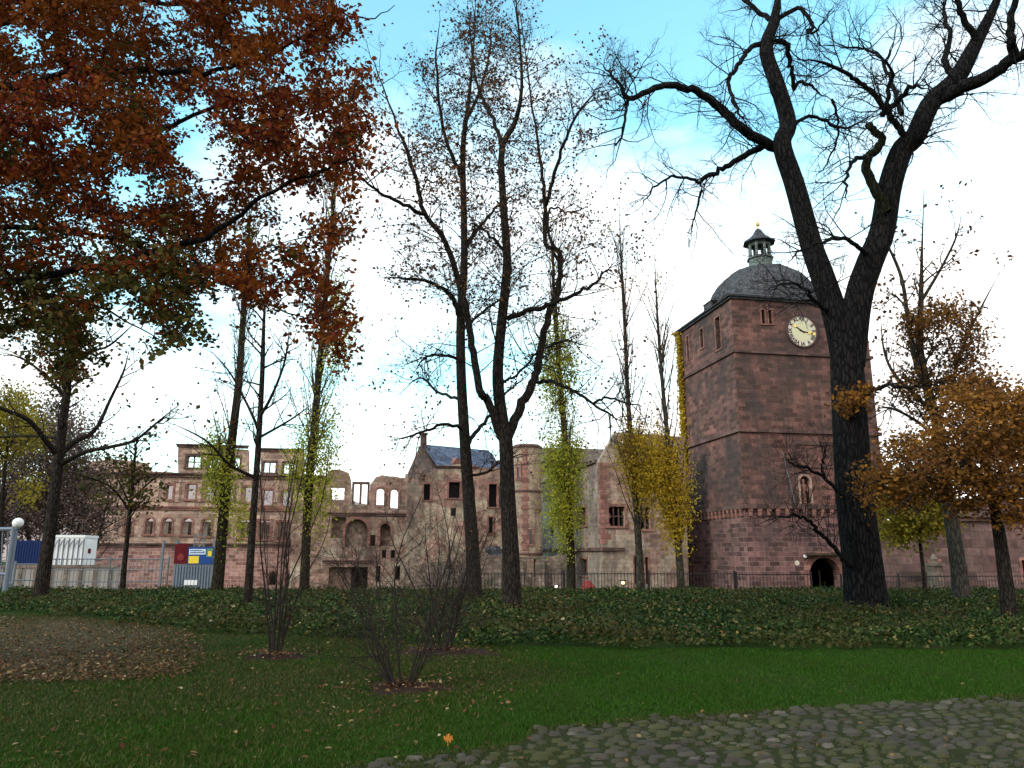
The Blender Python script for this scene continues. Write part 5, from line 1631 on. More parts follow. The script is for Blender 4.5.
# --- T5 slim tree
def slim(Y, base, trunk_px, r0, r1, limbs, name, label, leafmat, leaf_p, dens=1.0, bark_='bark', group=None, lens=(1.7, 0.8, 0.4), lsize=0.11, extra=None, up=0.08):
    Tt = Tree(Y, base)
    P_, r_ = Tt.limb(trunk_px, r0, r1, foot=True, flare=1.2, n=32)
    Tt.spawn(P_, r_, int(16 * dens), lens, 0.45, (35, 65), 0.16, up, (4, 3), 0.03, leaf_p)
    for px, a, b_, dY, y0 in limbs:
        P2, r2 = Tt.limb(px, a, b_, dY=dY, y0=y0, n=len(px) * 4)
        ln = np.linalg.norm(np.diff(P2, axis=0), axis=1).sum()
        Tt.spawn(P2, r2, int(ln * 2.0 * dens) + 2, lens, 0.15, (30, 65), 0.18, up, (4, 3), 0.025, leaf_p)
    lv = [np.array(Tt.tips)] if Tt.tips else []
    if extra:
        lv.append(crown_points(Tt, *extra))
    Tt.build(name, label, 'tree', M[bark_], M['twig'], group, [('foliage', np.concatenate(lv), lsize, leafmat, False, 0.2)] if lv else None)
    return Tt


slim(22, (248, 599), [(249, 580), (253, 520), (258, 450), (262, 380), (264, 320), (268, 260)], 4.3, 1.6, [
    ([(258, 420), (272, 395), (285, 360), (290, 320)], 1.8, 0.7, -1, 0), ([(256, 478), (230, 465), (205, 440), (165, 420)], 1.8, 0.6, -1.5, 0),
    ([(259, 430), (245, 400), (228, 370), (205, 345)], 1.6, 0.6, 1, 0), ([(255, 440), (290, 420), (315, 402)], 1.5, .6, 1.5, 0)],
    'slim_tree', 'slim dark tree rising from the ivy between the two leaning poplars', M['beech'], 0.05)
# left maple with bare arching limbs
slim(25, (41, 592), [(44, 570), (50, 530), (56, 480), (62, 430), (67, 390), (70, 340), (72, 300)], 6.6, 2.6, [
    ([(57, 455), (45, 440), (28, 420), (0, 408), (-20, 400)], 3.0, 1.4, -2, 0),
    ([(60, 455), (75, 442), (95, 430), (110, 400), (124, 370), (130, 345)], 2.8, 0.8, 1, 0),
    ([(59, 465), (85, 452), (110, 447), (135, 440), (160, 420), (185, 400)], 2.6, 0.7, -1.5, 0),
    ([(66, 400), (50, 380), (25, 360), (0, 352)], 2, 0.8, 1.5, 0), ([(68, 370), (90, 352), (110, 345), (140, 318)], 1.8, .8, -1, 0),
    ([(60, 438), (30, 436), (0, 437), (-20, 436)], 1.6, .7, 1.5, 0)],
    'maple_tree', 'stout leaning maple with bare arching limbs at far left', M['maple'], 0.07, 1.0, extra=([(70, 345, 42, 36, 0, 1.5), (62, 382, 24, 16, 0, 1), (30, 330, 30, 30, 0, 1.5)], 46, 18, 0.3, 0.6), lsize=0.16)
slim(27, (123, 592), [(124, 570), (128, 530), (132, 490), (135, 455), (138, 430)], 2.8, 1.0, [
    ([(129, 510), (112, 488), (90, 478), (62, 470)], 1.2, .5, -1, 0), ([(131, 500), (150, 482), (168, 470)], 1.1, .5, 1, 0), ([(130, 505), (118, 480), (110, 465)], 1.0, .5, 1, 0)],
    'young_tree', 'young thin tree with drooping olive brown leaves before the bar fence', M['maple'], 0.12, 1.0, lens=(1.0, 0.5, 0.3), lsize=0.15,
    extra=([(110, 490, 30, 18, 0, 1.2), (145, 490, 24, 20, 0, 1.2), (132, 465, 20, 16, 0, 1)], 36, 16, 0.28, 0.6))

# --- copper beech, trunk outside the left edge
B = Tree(11.0, (-140, 640))
B.base = np.array([-9.6, 11.0, 0.0]); B.foot = np.array([-9.6, 11.0, -0.2])
P_ = catmull([B.foot, (-9.55, 11, 2.5), (-9.4, 11, 5), (-9.2, 11.1, 8), (-9.0, 11.2, 11), (-8.9, 11.2, 14)], 26)
r_ = np.linspace(0.48, 0.16, 26); B.limbs.append((P_, r_)); B.big.append((P_, r_))


def blimb(z0, px, r0, r1, dY):
    m = len(px)
    pts = [(np.array([-9.4, 11.0, z0]))] + [at(x, y, 11 + dY * (i + 1) / m) for i, (x, y) in enumerate(px)]
    Pp = catmull(pts, m * 5); Pp[4:] += rng.normal(size=(m * 5 - 4, 3)) * 0.025; rr = np.linspace(r0 * 0.55, r1 * 0.5, m * 5)
    B.limbs.append((Pp, rr)); B.mid.append((Pp, rr))


blimb(7.0, [(-80, 105), (0, 86), (70, 76), (105, 68), (164, 72), (219, 70), (290, 45), (332, 15)], 0.16, 0.03, -1.0)
blimb(8.0, [(-70, 50), (10, 20), (60, -20)], 0.14, 0.07, 1.0)
B.limbs.append((lambda p: (p, np.linspace(0.07, 0.03, 12)))(catmull([at(70, 76, 10.7), at(58, 39, 10.4), at(51, 0, 10.2), at(45, -60, 10)], 12))); B.mid.append(B.limbs[-1])
blimb(4.6, [(-60, 300), (60, 272), (140, 255), (211, 234), (266, 195), (312, 174), (352, 158)], 0.13, 0.02, -2.4)
blimb(5.8, [(-60, 180), (60, 165), (160, 130), (258, 96), (328, 113), (365, 140)], 0.12, 0.02, 2.5)
blimb(5.2, [(-50, 235), (80, 230), (180, 265), (260, 300), (330, 330)], 0.11, 0.02, 3.0)
blimb(4.2, [(-60, 335), (40, 300), (110, 312), (165, 345)], 0.10, 0.015, 1.5)
blimb(8.6, [(-60, 10), (80, 0), (200, 5), (300, -10), (360, 20), (395, 8)], 0.12, 0.015, 3.0)
poly = [(-60, -60), (330, -60), (345, 0), (350, 40), (372, 90), (380, 150), (352, 172), (352, 232), (318, 262), (345, 300), (338, 372), (305, 330), (272, 300), (250, 318), (235, 285), (205, 280), (190, 330), (172, 352), (140, 296), (112, 290), (92, 345), (62, 388), (40, 335), (-60, 318)]
gaps = [(62, 132, 14, 14), (188, 128, 18, 22), (210, 175, 22, 18), (132, 192, 26, 16), (305, 130, 14, 16), (250, 20, 18, 14), (30, 45, 20, 8), (295, 215, 16, 20), (330, 200, 14, 20), (290, 70, 16, 12), (165, 12, 12, 10)]
allp = np.concatenate([p for p, r in B.limbs])
bl1, bl2 = [], []
cand = []
while len(cand) < 1650:
    x, y = rng.uniform(-60, 385), rng.uniform(-60, 395)
    if not in_poly(x, y, poly):
        continue
    if any(((x - a) / (b2 + 6)) ** 2 + ((y - c2) / (d2 + 6)) ** 2 < 1 for a, c2, b2, d2 in gaps):
        continue
    if (x > 300 or y > 285) and rng.random() < 0.25:
        continue
    c = at(x, y, rng.uniform(8.3, 14.0))
    if math.sin(c[0] * 2.3 + c[2] * 1.1) + math.sin(c[2] * 2.7 - c[1] * 0.6 + 1) + math.sin(c[0] * 1.1 - c[1] * 1.7) + rng.normal() * 0.5 < -0.75:
        continue
    cand.append((c, x, y))
nodes = list(allp)
cand.sort(key=lambda q: ((allp - q[0]) ** 2).sum(1).min())
NP = np.empty((len(allp) + len(cand) * 2, 3)); NP[:len(allp)] = allp; nn_ = len(allp)
for c, x, y in cand:
    j = np.argmin(((NP[:nn_] - c) ** 2).sum(1)); a = NP[j].copy()
    mid = (a + c) / 2 + rng.normal(size=3) * 0.10 * np.linalg.norm(c - a)
    NP[nn_] = c; NP[nn_ + 1] = mid; nn_ += 2
    B.fine.append((catmull([a, mid, c], 6), np.linspace(0.011, 0.005, 6)))
    k = int(rng.integers(26, 92))
    dirv = unit((c - a) * np.array([1, 1, 0.4]) + rng.normal(size=3) * 0.3)
    side = unit(np.cross(dirv, [0, 0, 1.0]))
    u1 = rng.uniform(-0.42, 0.36, k); u2 = rng.normal(size=k) * 0.11; u3 = rng.normal(size=k) * 0.05
    B.fine.append((np.array([c - dirv * 0.4, c, c + dirv * 0.2, c + dirv * 0.4]), np.linspace(0.006, 0.002, 4)))
    for sg in (-1, 1):
        B.fine.append((np.array([c, c + side * sg * 0.1 + dirv * 0.1, c + side * sg * 0.16 + dirv * 0.24, c + side * sg * 0.2 + dirv * 0.32]), np.linspace(0.004, 0.0015, 4)))
    lv = c + u1[:, None] * dirv + u2[:, None] * side + u3[:, None] * np.array([0, 0, 1.0])
    (bl2 if (y > 225 and x < 215 and rng.random() < 0.72 * min(1, (y - 215) / 60)) or rng.random() < 0.04 else bl1).append(lv)
beech = B.build('beech_tree', 'copper beech in red and orange autumn leaf overhanging from the left', 'tree', M['bark_big'], M['twig_black'], None,
                [('foliage', np.concatenate(bl1), 0.074, M['beech'], True, 0.35), ('green_foliage', np.concatenate(bl2), 0.076, M['maple'], True, 0.35)])

# --- tree with orange middle, right
T13 = Tree(24.0, (962, 602))
P_, r_ = T13.limb([(960, 580), (953, 530), (945, 480), (938, 430), (928, 390), (920, 350), (921, 300), (922, 250), (924, 190)], 8, 1.4, foot=True, flare=1.2, n=36)
T13.spawn(P_, r_, 22, (1.9, 0.9, 0.45), 0.4, (30, 65), 0.2, 0.06, (4, 3), 0.035, 0.10)
for px, a, b_, dY, y0 in [
    ([(930, 400), (915, 360), (908, 320), (902, 280), (890, 250), (880, 235)], 3, 1, -1, 0), ([(935, 415), (915, 395), (895, 375), (884, 350), (880, 310)], 2.6, .8, 1.5, 0),
    ([(935, 420), (950, 395), (958, 360), (970, 330), (985, 300), (1000, 272)], 2.4, .7, 1.2, 0), ([(940, 440), (915, 420), (890, 408), (872, 410)], 2, .7, -1.5, 0),
    ([(922, 300), (940, 270), (955, 240), (962, 215)], 1.8, .6, -1, 0), ([(944, 470), (970, 440), (990, 400), (1010, 380)], 2.2, .8, 2, 0), ([(921, 330), (900, 300), (884, 290)], 1.5, .6, 1, 0)]:
    P2, r2 = T13.limb(px, a, b_, dY=dY, y0=y0, n=len(px) * 4)
    ln = np.linalg.norm(np.diff(P2, axis=0), axis=1).sum()
    T13.spawn(P2, r2, int(ln * 2.2) + 2, (1.7, 0.8, 0.4), 0.15, (30, 70), 0.2, 0.03, (4, 3), 0.025, 0.13)
ol_ = crown_points(T13, [(940, 318, 36, 18, 0, 2.0), (965, 345, 22, 26, 0, 1.5), (915, 330, 16, 18, 0, 1.2), (920, 385, 30, 22, 0, 1.5), (965, 385, 26, 20, 0, 1.5)], 270, 28, 0.26, 0.8)
T13.build('plane_tree', 'pale trunked tree, bare at the top with an orange middle, behind the oak', 'tree', M['bark_grey'], M['twig'], None,
          [('foliage', ol_, 0.10, M['oak'], False, 0.2), ('foliage', np.array(T13.tips), 0.15, M['brownleaf'], False, 0)])
# --- orange oak
T14 = Tree(17.5, (1010, 622))
P_, r_ = T14.limb([(1008, 600), (1003, 560), (997, 520), (993, 495), (988, 470), (985, 440)], 7.5, 3, foot=True, flare=1.25, n=26)
for px, a, b_, dY, y0 in [
    ([(993, 495), (975, 470), (950, 458), (920, 470), (880, 480), (862, 490)], 3, .8, -1.5, 0), ([(992, 490), (1005, 465), (1025, 455), (1050, 450)], 2.8, 1, 1, 0),
    ([(988, 470), (970, 440), (950, 420), (930, 415)], 2.2, .8, 1.5, 0), ([(986, 450), (985, 420), (990, 395), (1000, 380)], 2.2, .7, -.5, 0),
    ([(993, 495), (1012, 500), (1035, 505)], 1.8, .8, -1.5, 0), ([(960, 462), (935, 480), (905, 500), (890, 515)], 1.5, .6, -2, -.8)]:
    P2, r2 = T14.limb(px, a, b_, dY=dY, y0=y0, n=len(px) * 4)
    ln = np.linalg.norm(np.diff(P2, axis=0), axis=1).sum()
    T14.spawn(P2, r2, int(ln * 2.0) + 2, (1.2, 0.6, 0.3), 0.15, (30, 70), 0.2, 0.04, (4, 3), 0.02, 0.0)
ok = crown_points(T14, [(985, 425, 62, 42, 0, 2.2), (925, 462, 52, 34, -.5, 1.8), (1010, 470, 42, 40, 0, 2.0), (890, 490, 34, 24, -.5, 1.5), (960, 490, 40, 26, 0, 1.6), (1030, 420, 40, 40, .5, 2), (985, 395, 34, 22, 0, 1.5), (1030, 515, 24, 12, -1, 1)], 780, 30, 0.2, 0.7)
T14.build('oak_tree', 'broad oak with rusty orange leaves at the right edge', 'tree', M['bark'], M['twig'], None, [('foliage', ok, 0.09, M['oak'], True, 0.2)])
# stray oak sprig against the big trunk
T15 = Tree(27.0, (925, 603))
P_, r_ = T15.limb([(924, 580), (921, 550), (917, 520), (914, 495)], 2.2, 1, foot=True, n=18)
for px in ([(918, 530), (905, 510), (890, 498)], [(917, 525), (932, 505), (945, 492)], [(915, 505), (912, 480), (918, 462)]):
    P2, r2 = T15.limb(px, 1.2, .5, dY=rng.uniform(-1, 1), n=12)
    T15.spawn(P2, r2, 6, (0.9, 0.5), 0.2, (30, 60), 0.15, 0.05, (3,), 0.015, 0)
lm = crown_points(T15, [(910, 508, 34, 34, 0, 1.6), (895, 522, 22, 22, 0, 1.2), (930, 508, 20, 34, 0, 1.4)], 300, 22, 0.26, 0.8)
T15.build('small_tree', 'small tree with yellow-green leaves under the oak, beside the big trunk', 'tree', M['bark'], M['twig'], None, [('foliage', lm, 0.14, M['limegreen'], False, 0.2)])
# sprouting leaves on the big trunk
sp = []
for (cx_, cy_, sx, sy, n) in ((852, 400, 20, 9, 360), (845, 412, 8, 5, 60), (866, 388, 10, 5, 80)):
    for _ in range(n):
        sp.append(at(cx_ + rng.normal() * sx * 0.5, cy_ + rng.normal() * sy * 0.55, 20.2 + rng.uniform(-0.5, 0.45)))
ep = leaf_mesh('sprout_leaves', np.array(sp), 0.12, M['oak'], big, True)

# --- background brush at far left
def bush_tree(Y, base, name, label, blobs, n, per, spread, mat, lsize, stems, bark_='bark', cat='tree', twigs=24):
    Tt = Tree(Y, base)
    for px, a in stems:
        P2, r2 = Tt.limb(px, a, a * 0.3, foot=True, n=16, dY=rng.uniform(-2, 2))
        Tt.spawn(P2, r2, twigs, (3.2, 1.6, 0.8), 0.1, (25, 65), 0.2, 0.06, (4, 3), 0.05, 0)
    lv = crown_points(Tt, blobs, n, per, spread, 0.9)
    return Tt.build(name, label, cat, M[bark_], M['twig_pale'], None, [('foliage', lv, lsize, mat, False, 0)])


bush_tree(60, (60, 590), 'brown_thicket', 'tall tangled brown thicket of bare trees behind the white cabin', [(40, 470, 60, 50, 0, 5), (85, 500, 34, 48, 0, 4), (20, 510, 50, 34, 0, 4), (60, 430, 40, 26, 0, 4)], 620, 50, 0.8, M['brush'], 0.2,
          [([(58, 540), (50, 480), (44, 430)], 3), ([(75, 545), (85, 500), (90, 460)], 2.5), ([(30, 545), (25, 490), (15, 440)], 2.5), ([(50, 545), (60, 490), (66, 440)], 2.5), ([(95, 545), (105, 510), (112, 480)], 2)], cat='thicket', twigs=30)
bush_tree(52, (-5, 590), 'broadleaf_tree', 'yellow-green tree rising above the brown thicket at the left edge', [(12, 415, 34, 30, 0, 3), (-20, 440, 40, 34, 0, 3), (30, 440, 16, 12, 0, 2), (30, 492, 10, 12, 0, 1.5), (-30, 400, 30, 26, 0, 3)], 270, 46, 0.55, M['limegreen'], 0.19,
          [([(0, 540), (4, 480), (10, 420)], 3), ([(2, 520), (-10, 460), (-25, 410)], 2.5)], twigs=14)

# --- shrubs on the lawn
def shrub(px, py, label, h_px, n, spread, group, lens, seed, sizes=(0.02, 0.012), mat='twig_pale', bedr=0.8, dens=1.0):
    p = gnd(px, py)
    Y = p[1]
    z = float(hgt(p[0], Y))
    root = thing('bare_shrub', label, 'shrub', (p[0], Y, z), group)
    Tt = Tree(Y, (px, py)); Tt.base = np.array([p[0], Y, z])
    H = h_px * Y / F_
    stems = []
    for i in range(n):
        a = rng.uniform(0, 2 * math.pi); rad = rng.uniform(0.02, 0.14)
        s0 = np.array([p[0] + rad * math.cos(a), Y + rad * math.sin(a), z - 0.05])
        d = unit(np.array([math.cos(a) * spread * rng.uniform(.3, 1), math.sin(a) * spread * rng.uniform(.3, 1), 1.0]))
        path, pr = Tt.walk(s0, d, H * rng.uniform(0.7, 1.1), rng.uniform(sizes[1], sizes[0]), 0.09, 0.05, 10)
        stems.append((path, pr))
        Tt.spawn(path, pr, int(17 * dens), lens, 0.10, (25, 65), 0.16, 0.05, (4, 3), 0.010, 0.015)
    V, Fc = tubes_mesh(stems, 6); mesh_obj('stems', V, Fc, M[mat], root, smooth_=True)
    V, Fc = tubes_mesh(Tt.fine + Tt.mid, 3); mesh_obj('twigs', V, Fc, M[mat], root)
    if Tt.tips:
        leaf_mesh('foliage', np.array(Tt.tips), 0.03, M['brownleaf'], root)
    # mulch ring
    mb_ = MB(); ring = []
    k = 40
    Vm = [(p[0], Y, z + 0.06)]
    for j, q in enumerate((0.35, 0.7, 1.0)):
        for i in range(k):
            a = 2 * math.pi * i / k
            r2 = bedr * q * (1 + 0.18 * math.sin(3 * a + seed) + 0.12 * math.sin(7 * a + seed * 2) + 0.10 * rng.uniform(-1, 1))
            Vm.append((p[0] + r2 * 1.25 * math.cos(a), Y + r2 * math.sin(a), z + (0.05, 0.035, -0.01)[j] + rng.uniform(-0.012, 0.012)))
    Fm = [(0, 1 + i, 1 + (i + 1) % k) for i in range(k)]
    for j in range(2):
        Fm += [(1 + j * k + i, 1 + (j + 1) * k + i, 1 + (j + 1) * k + (i + 1) % k, 1 + j * k + (i + 1) % k) for i in range(k)]
    mo = mesh_obj('mulch_bed', Vm, Fm, M['mulch'], smooth_=True)
    tag(mo, kind='stuff')
    return p


SH = []
SH.append(shrub(404, 688, 'bare twiggy shrub nearest the viewer, in a dark mulch ring', 180, 10, 0.62, 'bare shrubs on the lawn', (0.85, 0.5, 0.28), 1, (0.018, 0.010), 'twig', 0.42, 0.75))
SH.append(shrub(441, 654, 'bare twiggy shrub at the ivy edge, just behind the nearest shrub', 165, 10, 0.6, 'bare shrubs on the lawn', (0.85, 0.45, 0.25), 2, (0.018, 0.010), 'twig', 0.7, 0.8))
SH.append(shrub(276, 656, 'upright many-stemmed bare shrub on the left part of the lawn', 215, 11, 0.22, 'bare shrubs on the lawn', (0.9, 0.4, 0.2), 3, (0.020, 0.011), 'twig', 0.42, 0.4))

# ================================================================== GROUND COVER
# ivy bank
n = 310000
X = rng.uniform(-34, 34, n * 2); Y = rng.uniform(11, 31, n * 2)
e = ivy_edge(X) + 0.16 * np.sin(X * 2.3) + 0.13 * np.sin(X * 5.1 + 1) + 0.08 * np.sin(X * 11.3)
keep = (Y > e) & (np.abs(X) < Y * 0.72 + 3.5) & (Y < 29.5)
keep &= rng.random(len(X)) < 0.55 + 0.45 * smooth(1.1 + np.sin(X * 2.9 + Y * 1.1) + np.sin(Y * 3.3 - X * 1.9))
X, Y, e = X[keep], Y[keep], e[keep]
hh = 0.15 + 0.07 * np.sin(X * 1.7 + Y) * np.sin(Y * 1.3 - X * .6) + 0.06 * np.sin(X * 4.3 - Y * 2.2) * np.sin(Y * 3.7 + X * 2.9 + 1) + rng.uniform(-0.05, 0.09, len(X))
front_ = np.clip((Y - e) / 0.5, 0, 1)
zz_ = hgt(X, Y) + hh * (0.25 + 0.75 * front_) * rng.uniform(0.45, 1.0, len(X)) + 0.05
spr = rng.random(len(X)) < 0.04
zz_ = zz_ + spr * rng.uniform(0.03, 0.14, len(X))
P = np.stack([X, Y, zz_], 1)
print('ivy leaves', len(P))
tag(leaf_mesh('ivy_ground_cover', P, 0.078, M['ivy'], None, False, 0.45, 0.4, loc=(0, 20, 0)), kind='stuff')
# dark soil below the ivy comes from the ground itself; fallen leaves over the ivy, lawn and the litter patch
pts = []
lp_c = gnd(70, 652)
m = 0
while m < 9500:
    a, b_ = rng.normal() * 0.55, rng.normal() * 0.5
    x, y = rng.uniform(-120, 205), rng.uniform(618, 684)
    q = gnd(x, y)
    edge = 1 - ((x - 40) / 170) ** 4 - ((y - 650) / 36) ** 4
    if edge < rng.uniform(0, 0.5):
        continue
    if q[1] > ivy_edge(q[0]):
        continue
    pts.append((q[0], q[1], float(hgt(q[0], q[1])) + 0.035 + rng.uniform(0, 0.03))); m += 1
for _ in range(420):
    x, y = rng.uniform(-20, 1040), rng.uniform(640, 768) ** 1.0
    q = gnd(x, y)
    if q[1] > ivy_edge(q[0]) or (x > 520 and rng.random() < 0.6):
        continue
    pts.append((q[0], q[1], float(hgt(q[0], q[1])) + 0.055))
for _ in range(500):
    x, y = rng.uniform(150, 520), rng.uniform(630, 720)
    q = gnd(x, y)
    if q[1] < ivy_edge(q[0]) and rng.random() < 0.7:
        pts.append((q[0], q[1], float(hgt(q[0], q[1])) + 0.045))
for s_ in SH:
    for _ in range(420):
        a = rng.uniform(0, 6.28); r0 = abs(rng.normal()) * 0.42
        pts.append((s_[0] + r0 * 1.3 * math.cos(a), s_[1] + r0 * math.sin(a), float(hgt(s_[0], s_[1])) + 0.08))
tag(leaf_mesh('fallen_leaves', np.array(pts), 0.048, M['litter'], None, True, 0.75, 0.4, loc=(0, 10, 0)), kind='stuff')
X = rng.uniform(-24, 24, 9000); Y = rng.uniform(12, 28, 9000)
k = (Y > ivy_edge(X) + 0.2) & (np.abs(X) < Y * 0.72) & (noise_k := (np.sin(X * 0.8 + 1) + np.sin(Y * 0.9 + X * 0.35) + rng.normal(size=9000) * 0.8 > 0.15 + 0.5 * (X > 4) - 0.7 * ((X > -9) & (X < 2))))
X, Y = X[k], Y[k]
tag(leaf_mesh('leaves_on_ivy', np.stack([X, Y, hgt(X, Y) + 0.20 + rng.uniform(0, 0.06, len(X))], 1), 0.08, M['litter'], None, True, 0.6, 0.4, loc=(0, 20, 0)), kind='stuff')

lb = []
for a in np.linspace(0, 2 * math.pi, 60, endpoint=False):
    w_ = 1 + 0.05 * math.sin(5 * a) + 0.03 * math.sin(11 * a + 1) + rng.uniform(-0.05, 0.03)
    ca_, sa_ = math.cos(a), math.sin(a)
    q = gnd(30 + 172 * w_ * math.copysign(abs(ca_) ** 0.55, ca_), 648 + 33 * w_ * math.copysign(abs(sa_) ** 0.6, sa_))
    q[1] = min(q[1], float(ivy_edge(q[0])) + 0.05)
    lb.append(q[:2])
lb = np.array(lb); lc = lb.mean(0)
vb, fb2 = [(lc[0], lc[1], float(hgt(*lc)) + 0.03)], []
for j, q in enumerate((0.35, 0.7, 1.0)):
    for p in lb:
        x, y = lc + (p - lc) * q
        vb.append((x, y, float(hgt(x, y)) + (0.03, 0.026, 0.006)[j] + rng.uniform(-.004, .004)))
fb2 = [(0, 1 + i, 1 + (i + 1) % 60) for i in range(60)] + [(1 + j * 60 + i, 61 + j * 60 + i, 61 + j * 60 + (i + 1) % 60, 1 + j * 60 + (i + 1) % 60) for j in range(2) for i in range(60)]
tag(mesh_obj('leaf_mould', vb, fb2, M['mould'], smooth_=True), kind='stuff')

# lawn
n = 700000
u = rng.uniform(0, 1, n)
Y = 4.6 + (21.0 - 4.6) * u ** 1.25
X = rng.uniform(-1, 1, n) * (Y * 0.70 + 3.2)
keep = (Y < ivy_edge(X) + 0.1) & (Y > path_edge(X) + 0.05 * np.sin(X * 9) + rng.normal(size=n) * 0.035)
pxx = 512 + F_ * X / (Y * cp_ - 1.6 * -sp_ * 0 + 0.0)
lit = (X < gnd(205, 655)[0] + 0.3 * np.sin(Y * 3)) & (Y > gnd(100, 682)[1])
keep &= ~(lit & (rng.random(n) < 0.55))
worn = (X < -0.6) & (Y > 8.2)
keep &= ~(worn & (rng.random(n) < 0.2))
for s_ in SH:
    keep &= ((X - s_[0]) / 0.8) ** 2 + ((Y - s_[1]) / 0.6) ** 2 > rng.uniform(0.1, 1.0, n)
X, Y = X[keep], Y[keep]


def blades(name, X, Y, mat, h0, h1, wk=1.0, z0=0.0):
    n = len(X)
    z = hgt(X, Y) + z0
    h = rng.uniform(h0, h1, n) * (1 + 0.2 * np.sin(X * 2 + Y))
    a = rng.uniform(0, 2 * math.pi, n); wv = 0.0045 * (1 + Y / 10) * wk
    lean = rng.normal(size=(n, 2)) * 0.5
    V = np.empty((n, 3, 3))
    V[:, 0] = np.stack([X - wv * np.cos(a), Y - wv * np.sin(a), z - 0.004], 1)
    V[:, 1] = np.stack([X + wv * np.cos(a), Y + wv * np.sin(a), z - 0.004], 1)
    V[:, 2] = np.stack([X + lean[:, 0] * h, Y + lean[:, 1] * h, z + h], 1)
    tag(mesh_obj(name, V.reshape(-1, 3), np.arange(n * 3).reshape(n, 3), mat, None, loc=(0, 10, 0)), kind='stuff')


wornp = smooth((-X + 0.6 + 0.8 * np.sin(Y * 0.7)) / 2.2) * (0.35 + 0.65 * smooth((Y - 7.0) / 2.5)) * (0.75 + 0.45 * np.sin(X * 1.9 + 1) * np.sin(Y * 1.4))
inlit = (X < gnd(205, 655)[0] + 0.3 * np.sin(Y * 3)) & (Y > gnd(100, 682)[1])
wsel = (rng.random(len(X)) < wornp * 0.85) | inlit
blades('grass', X[~wsel], Y[~wsel], M['grass'], 0.02, 0.042, 0.85)
blades('worn_grass', X[wsel], Y[wsel], M['worn'], 0.015, 0.04, 0.9, 0.018)
n = 170000
Y = 3.6 + 6.5 * rng.uniform(0, 1, n); X = rng.uniform(-2, 11, n)
k = (Y < path_edge(X) + 0.08) & (np.abs(X) < Y * 0.74 + 3.0) & ((np.sin(X * 2.2 + 1.3 * Y) + np.sin(Y * 5.1 - X) * 0.8 + rng.normal(size=n) * 0.9 > 0.75) | (Y > path_edge(X) - 0.14))
blades('moss', X[k], Y[k], M['worn'], 0.012, 0.03, 0.9, 0.022)

# cobbled path
base_pts = [(x, y) for x, y in _pe]
xs2 = np.linspace(_pe[0, 0], 14, 80)
vv, ff = [], []
for i, x in enumerate(xs2):
    ye = float(path_edge(x)) - 0.02
    vv += [(x, -1.0, 0.012), (x, ye * 0.5, 0.012), (x, ye, 0.012)]
for i in range(len(xs2) - 1):
    for j in range(2):
        ff.append((i * 3 + j, (i + 1) * 3 + j, (i + 1) * 3 + j + 1, i * 3 + j + 1))
tag(mesh_obj('path_bed', np.array(vv) + np.array([0, 0, 0.012]), ff, M['pathsoil'], loc=(3, 4, 0)), kind='structure')
Vs, Fs = [], []
ang_ = math.atan2(_pe[6, 1] - _pe[4, 1], _pe[6, 0] - _pe[4, 0])
ca, sa = math.cos(ang_), math.sin(ang_)
GX, GY_ = np.meshgrid(np.linspace(-0.5, 0.5, 5), np.linspace(-0.5, 0.5, 5))
gx, gy = GX.ravel(), GY_.ravel()
edge_d = np.maximum(np.abs(gx), np.abs(gy)) * 2
quad = [(j * 5 + i, j * 5 + i + 1, (j + 1) * 5 + i + 1, (j + 1) * 5 + i) for j in range(4) for i in range(4)]
o0 = np.array([_pe[4, 0], _pe[4, 1]])
k0 = 0
v = -7.0
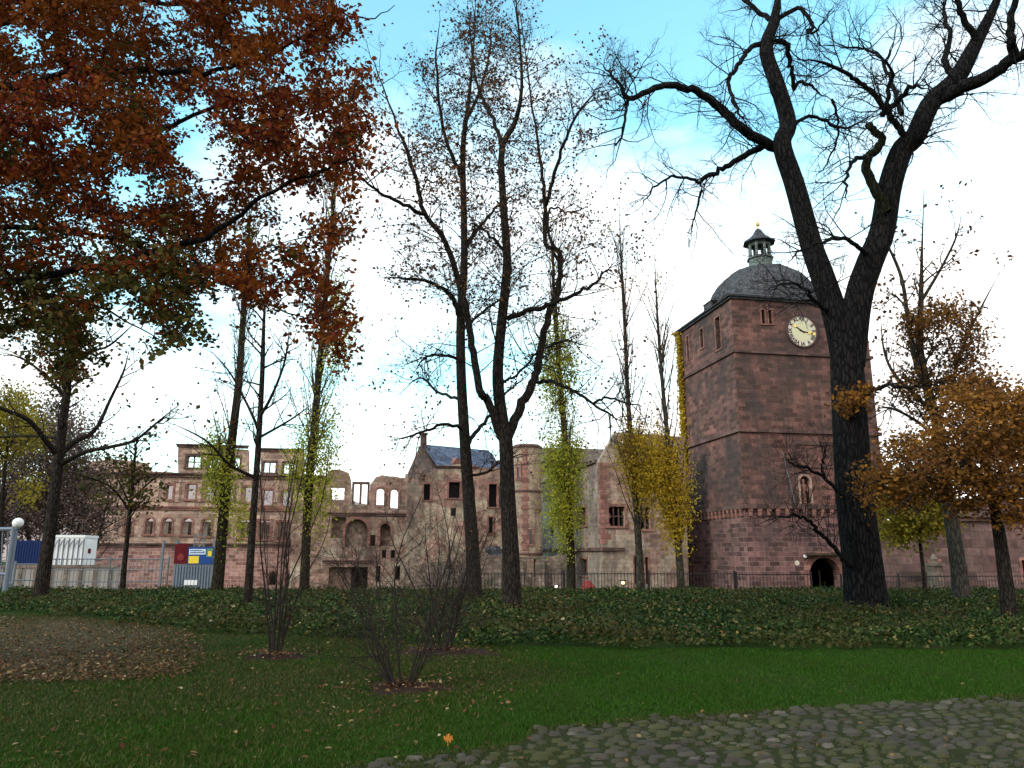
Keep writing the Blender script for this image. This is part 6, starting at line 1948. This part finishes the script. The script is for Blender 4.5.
while v < 3.0:
    rowh = rng.uniform(0.085, 0.135)
    u = -9.0 + rng.uniform(0, 0.2)
    while u < 13.5:
        ln = rng.uniform(0.11, 0.26)
        cu2, cv2 = u + ln / 2, v + rowh / 2 + 0.045 * math.sin(u * 1.1 + v * 3) + 0.03 * math.sin(u * 3.1 + v)
        x = o0[0] + cu2 * ca - cv2 * sa; y = o0[1] + cu2 * sa + cv2 * ca
        u += ln
        pe = float(path_edge(x))
        if y > pe - 0.04 + rng.normal() * 0.07 + 0.05 * math.sin(x * 5) or y < 3.2 or x > y * 0.74 + 3.6 or rng.random() < 0.05:
            continue
        tilt = rng.normal(size=2) * np.array([0.07, 0.13])
        dome_ = 0.024 * (1 - edge_d ** 4.0) + rng.uniform(-0.006, 0.006, 25)
        lx = gx * (ln - 0.010) * (1 - 0.12 * (np.abs(gy) * 2) ** 2); ly = gy * (rowh - 0.009) * (1 - 0.14 * (np.abs(gx) * 2) ** 2)
        lz = dome_ + lx * tilt[0] + ly * tilt[1] + rng.uniform(-0.014, 0.010) + np.where(edge_d > 0.99, -0.03, 0)
        rot = rng.normal() * 0.08
        c_, s_ = math.cos(ang_ + rot), math.sin(ang_ + rot)
        Vs.append(np.stack([x + lx * c_ - ly * s_, y + lx * s_ + ly * c_, 0.02 + lz], 1))
        Fs += [tuple(i + k0 for i in q) for q in quad]; k0 += 25
    v += rowh
tag(mesh_obj('path', np.concatenate(Vs), np.array(Fs), M['cobble'], loc=(3, 4, 0), smooth_=True), kind='structure')
print('cobbles', len(Vs))

# one bright maple leaf by the path
q = gnd(448, 749)
lob = []
for i in range(30):
    a = 2 * math.pi * i / 30
    r2 = 0.05 * (0.55 + 0.45 * abs(math.cos(2.5 * a)) ** 0.8) * (0.8 + 0.2 * math.cos(a))
    lob.append((r2 * math.sin(a), r2 * math.cos(a)))
Vl = [(q[0], q[1], 0.075)] + [(q[0] + x, q[1] + y * 0.55, 0.075 + y * 0.75 + 0.012 * math.sin(7 * x * 40)) for x, y in lob]
Vl += [(q[0] - 0.004, q[1] - 0.03, 0.03), (q[0] + 0.004, q[1] - 0.03, 0.03)]
tag(mesh_obj('maple_leaf', Vl, [(0, 1 + i, 1 + (i + 1) % 30) for i in range(30)] + [(0, 31, 32)], M['mapleleaf']), 'single bright orange maple leaf lying in the grass near the path', 'leaf')
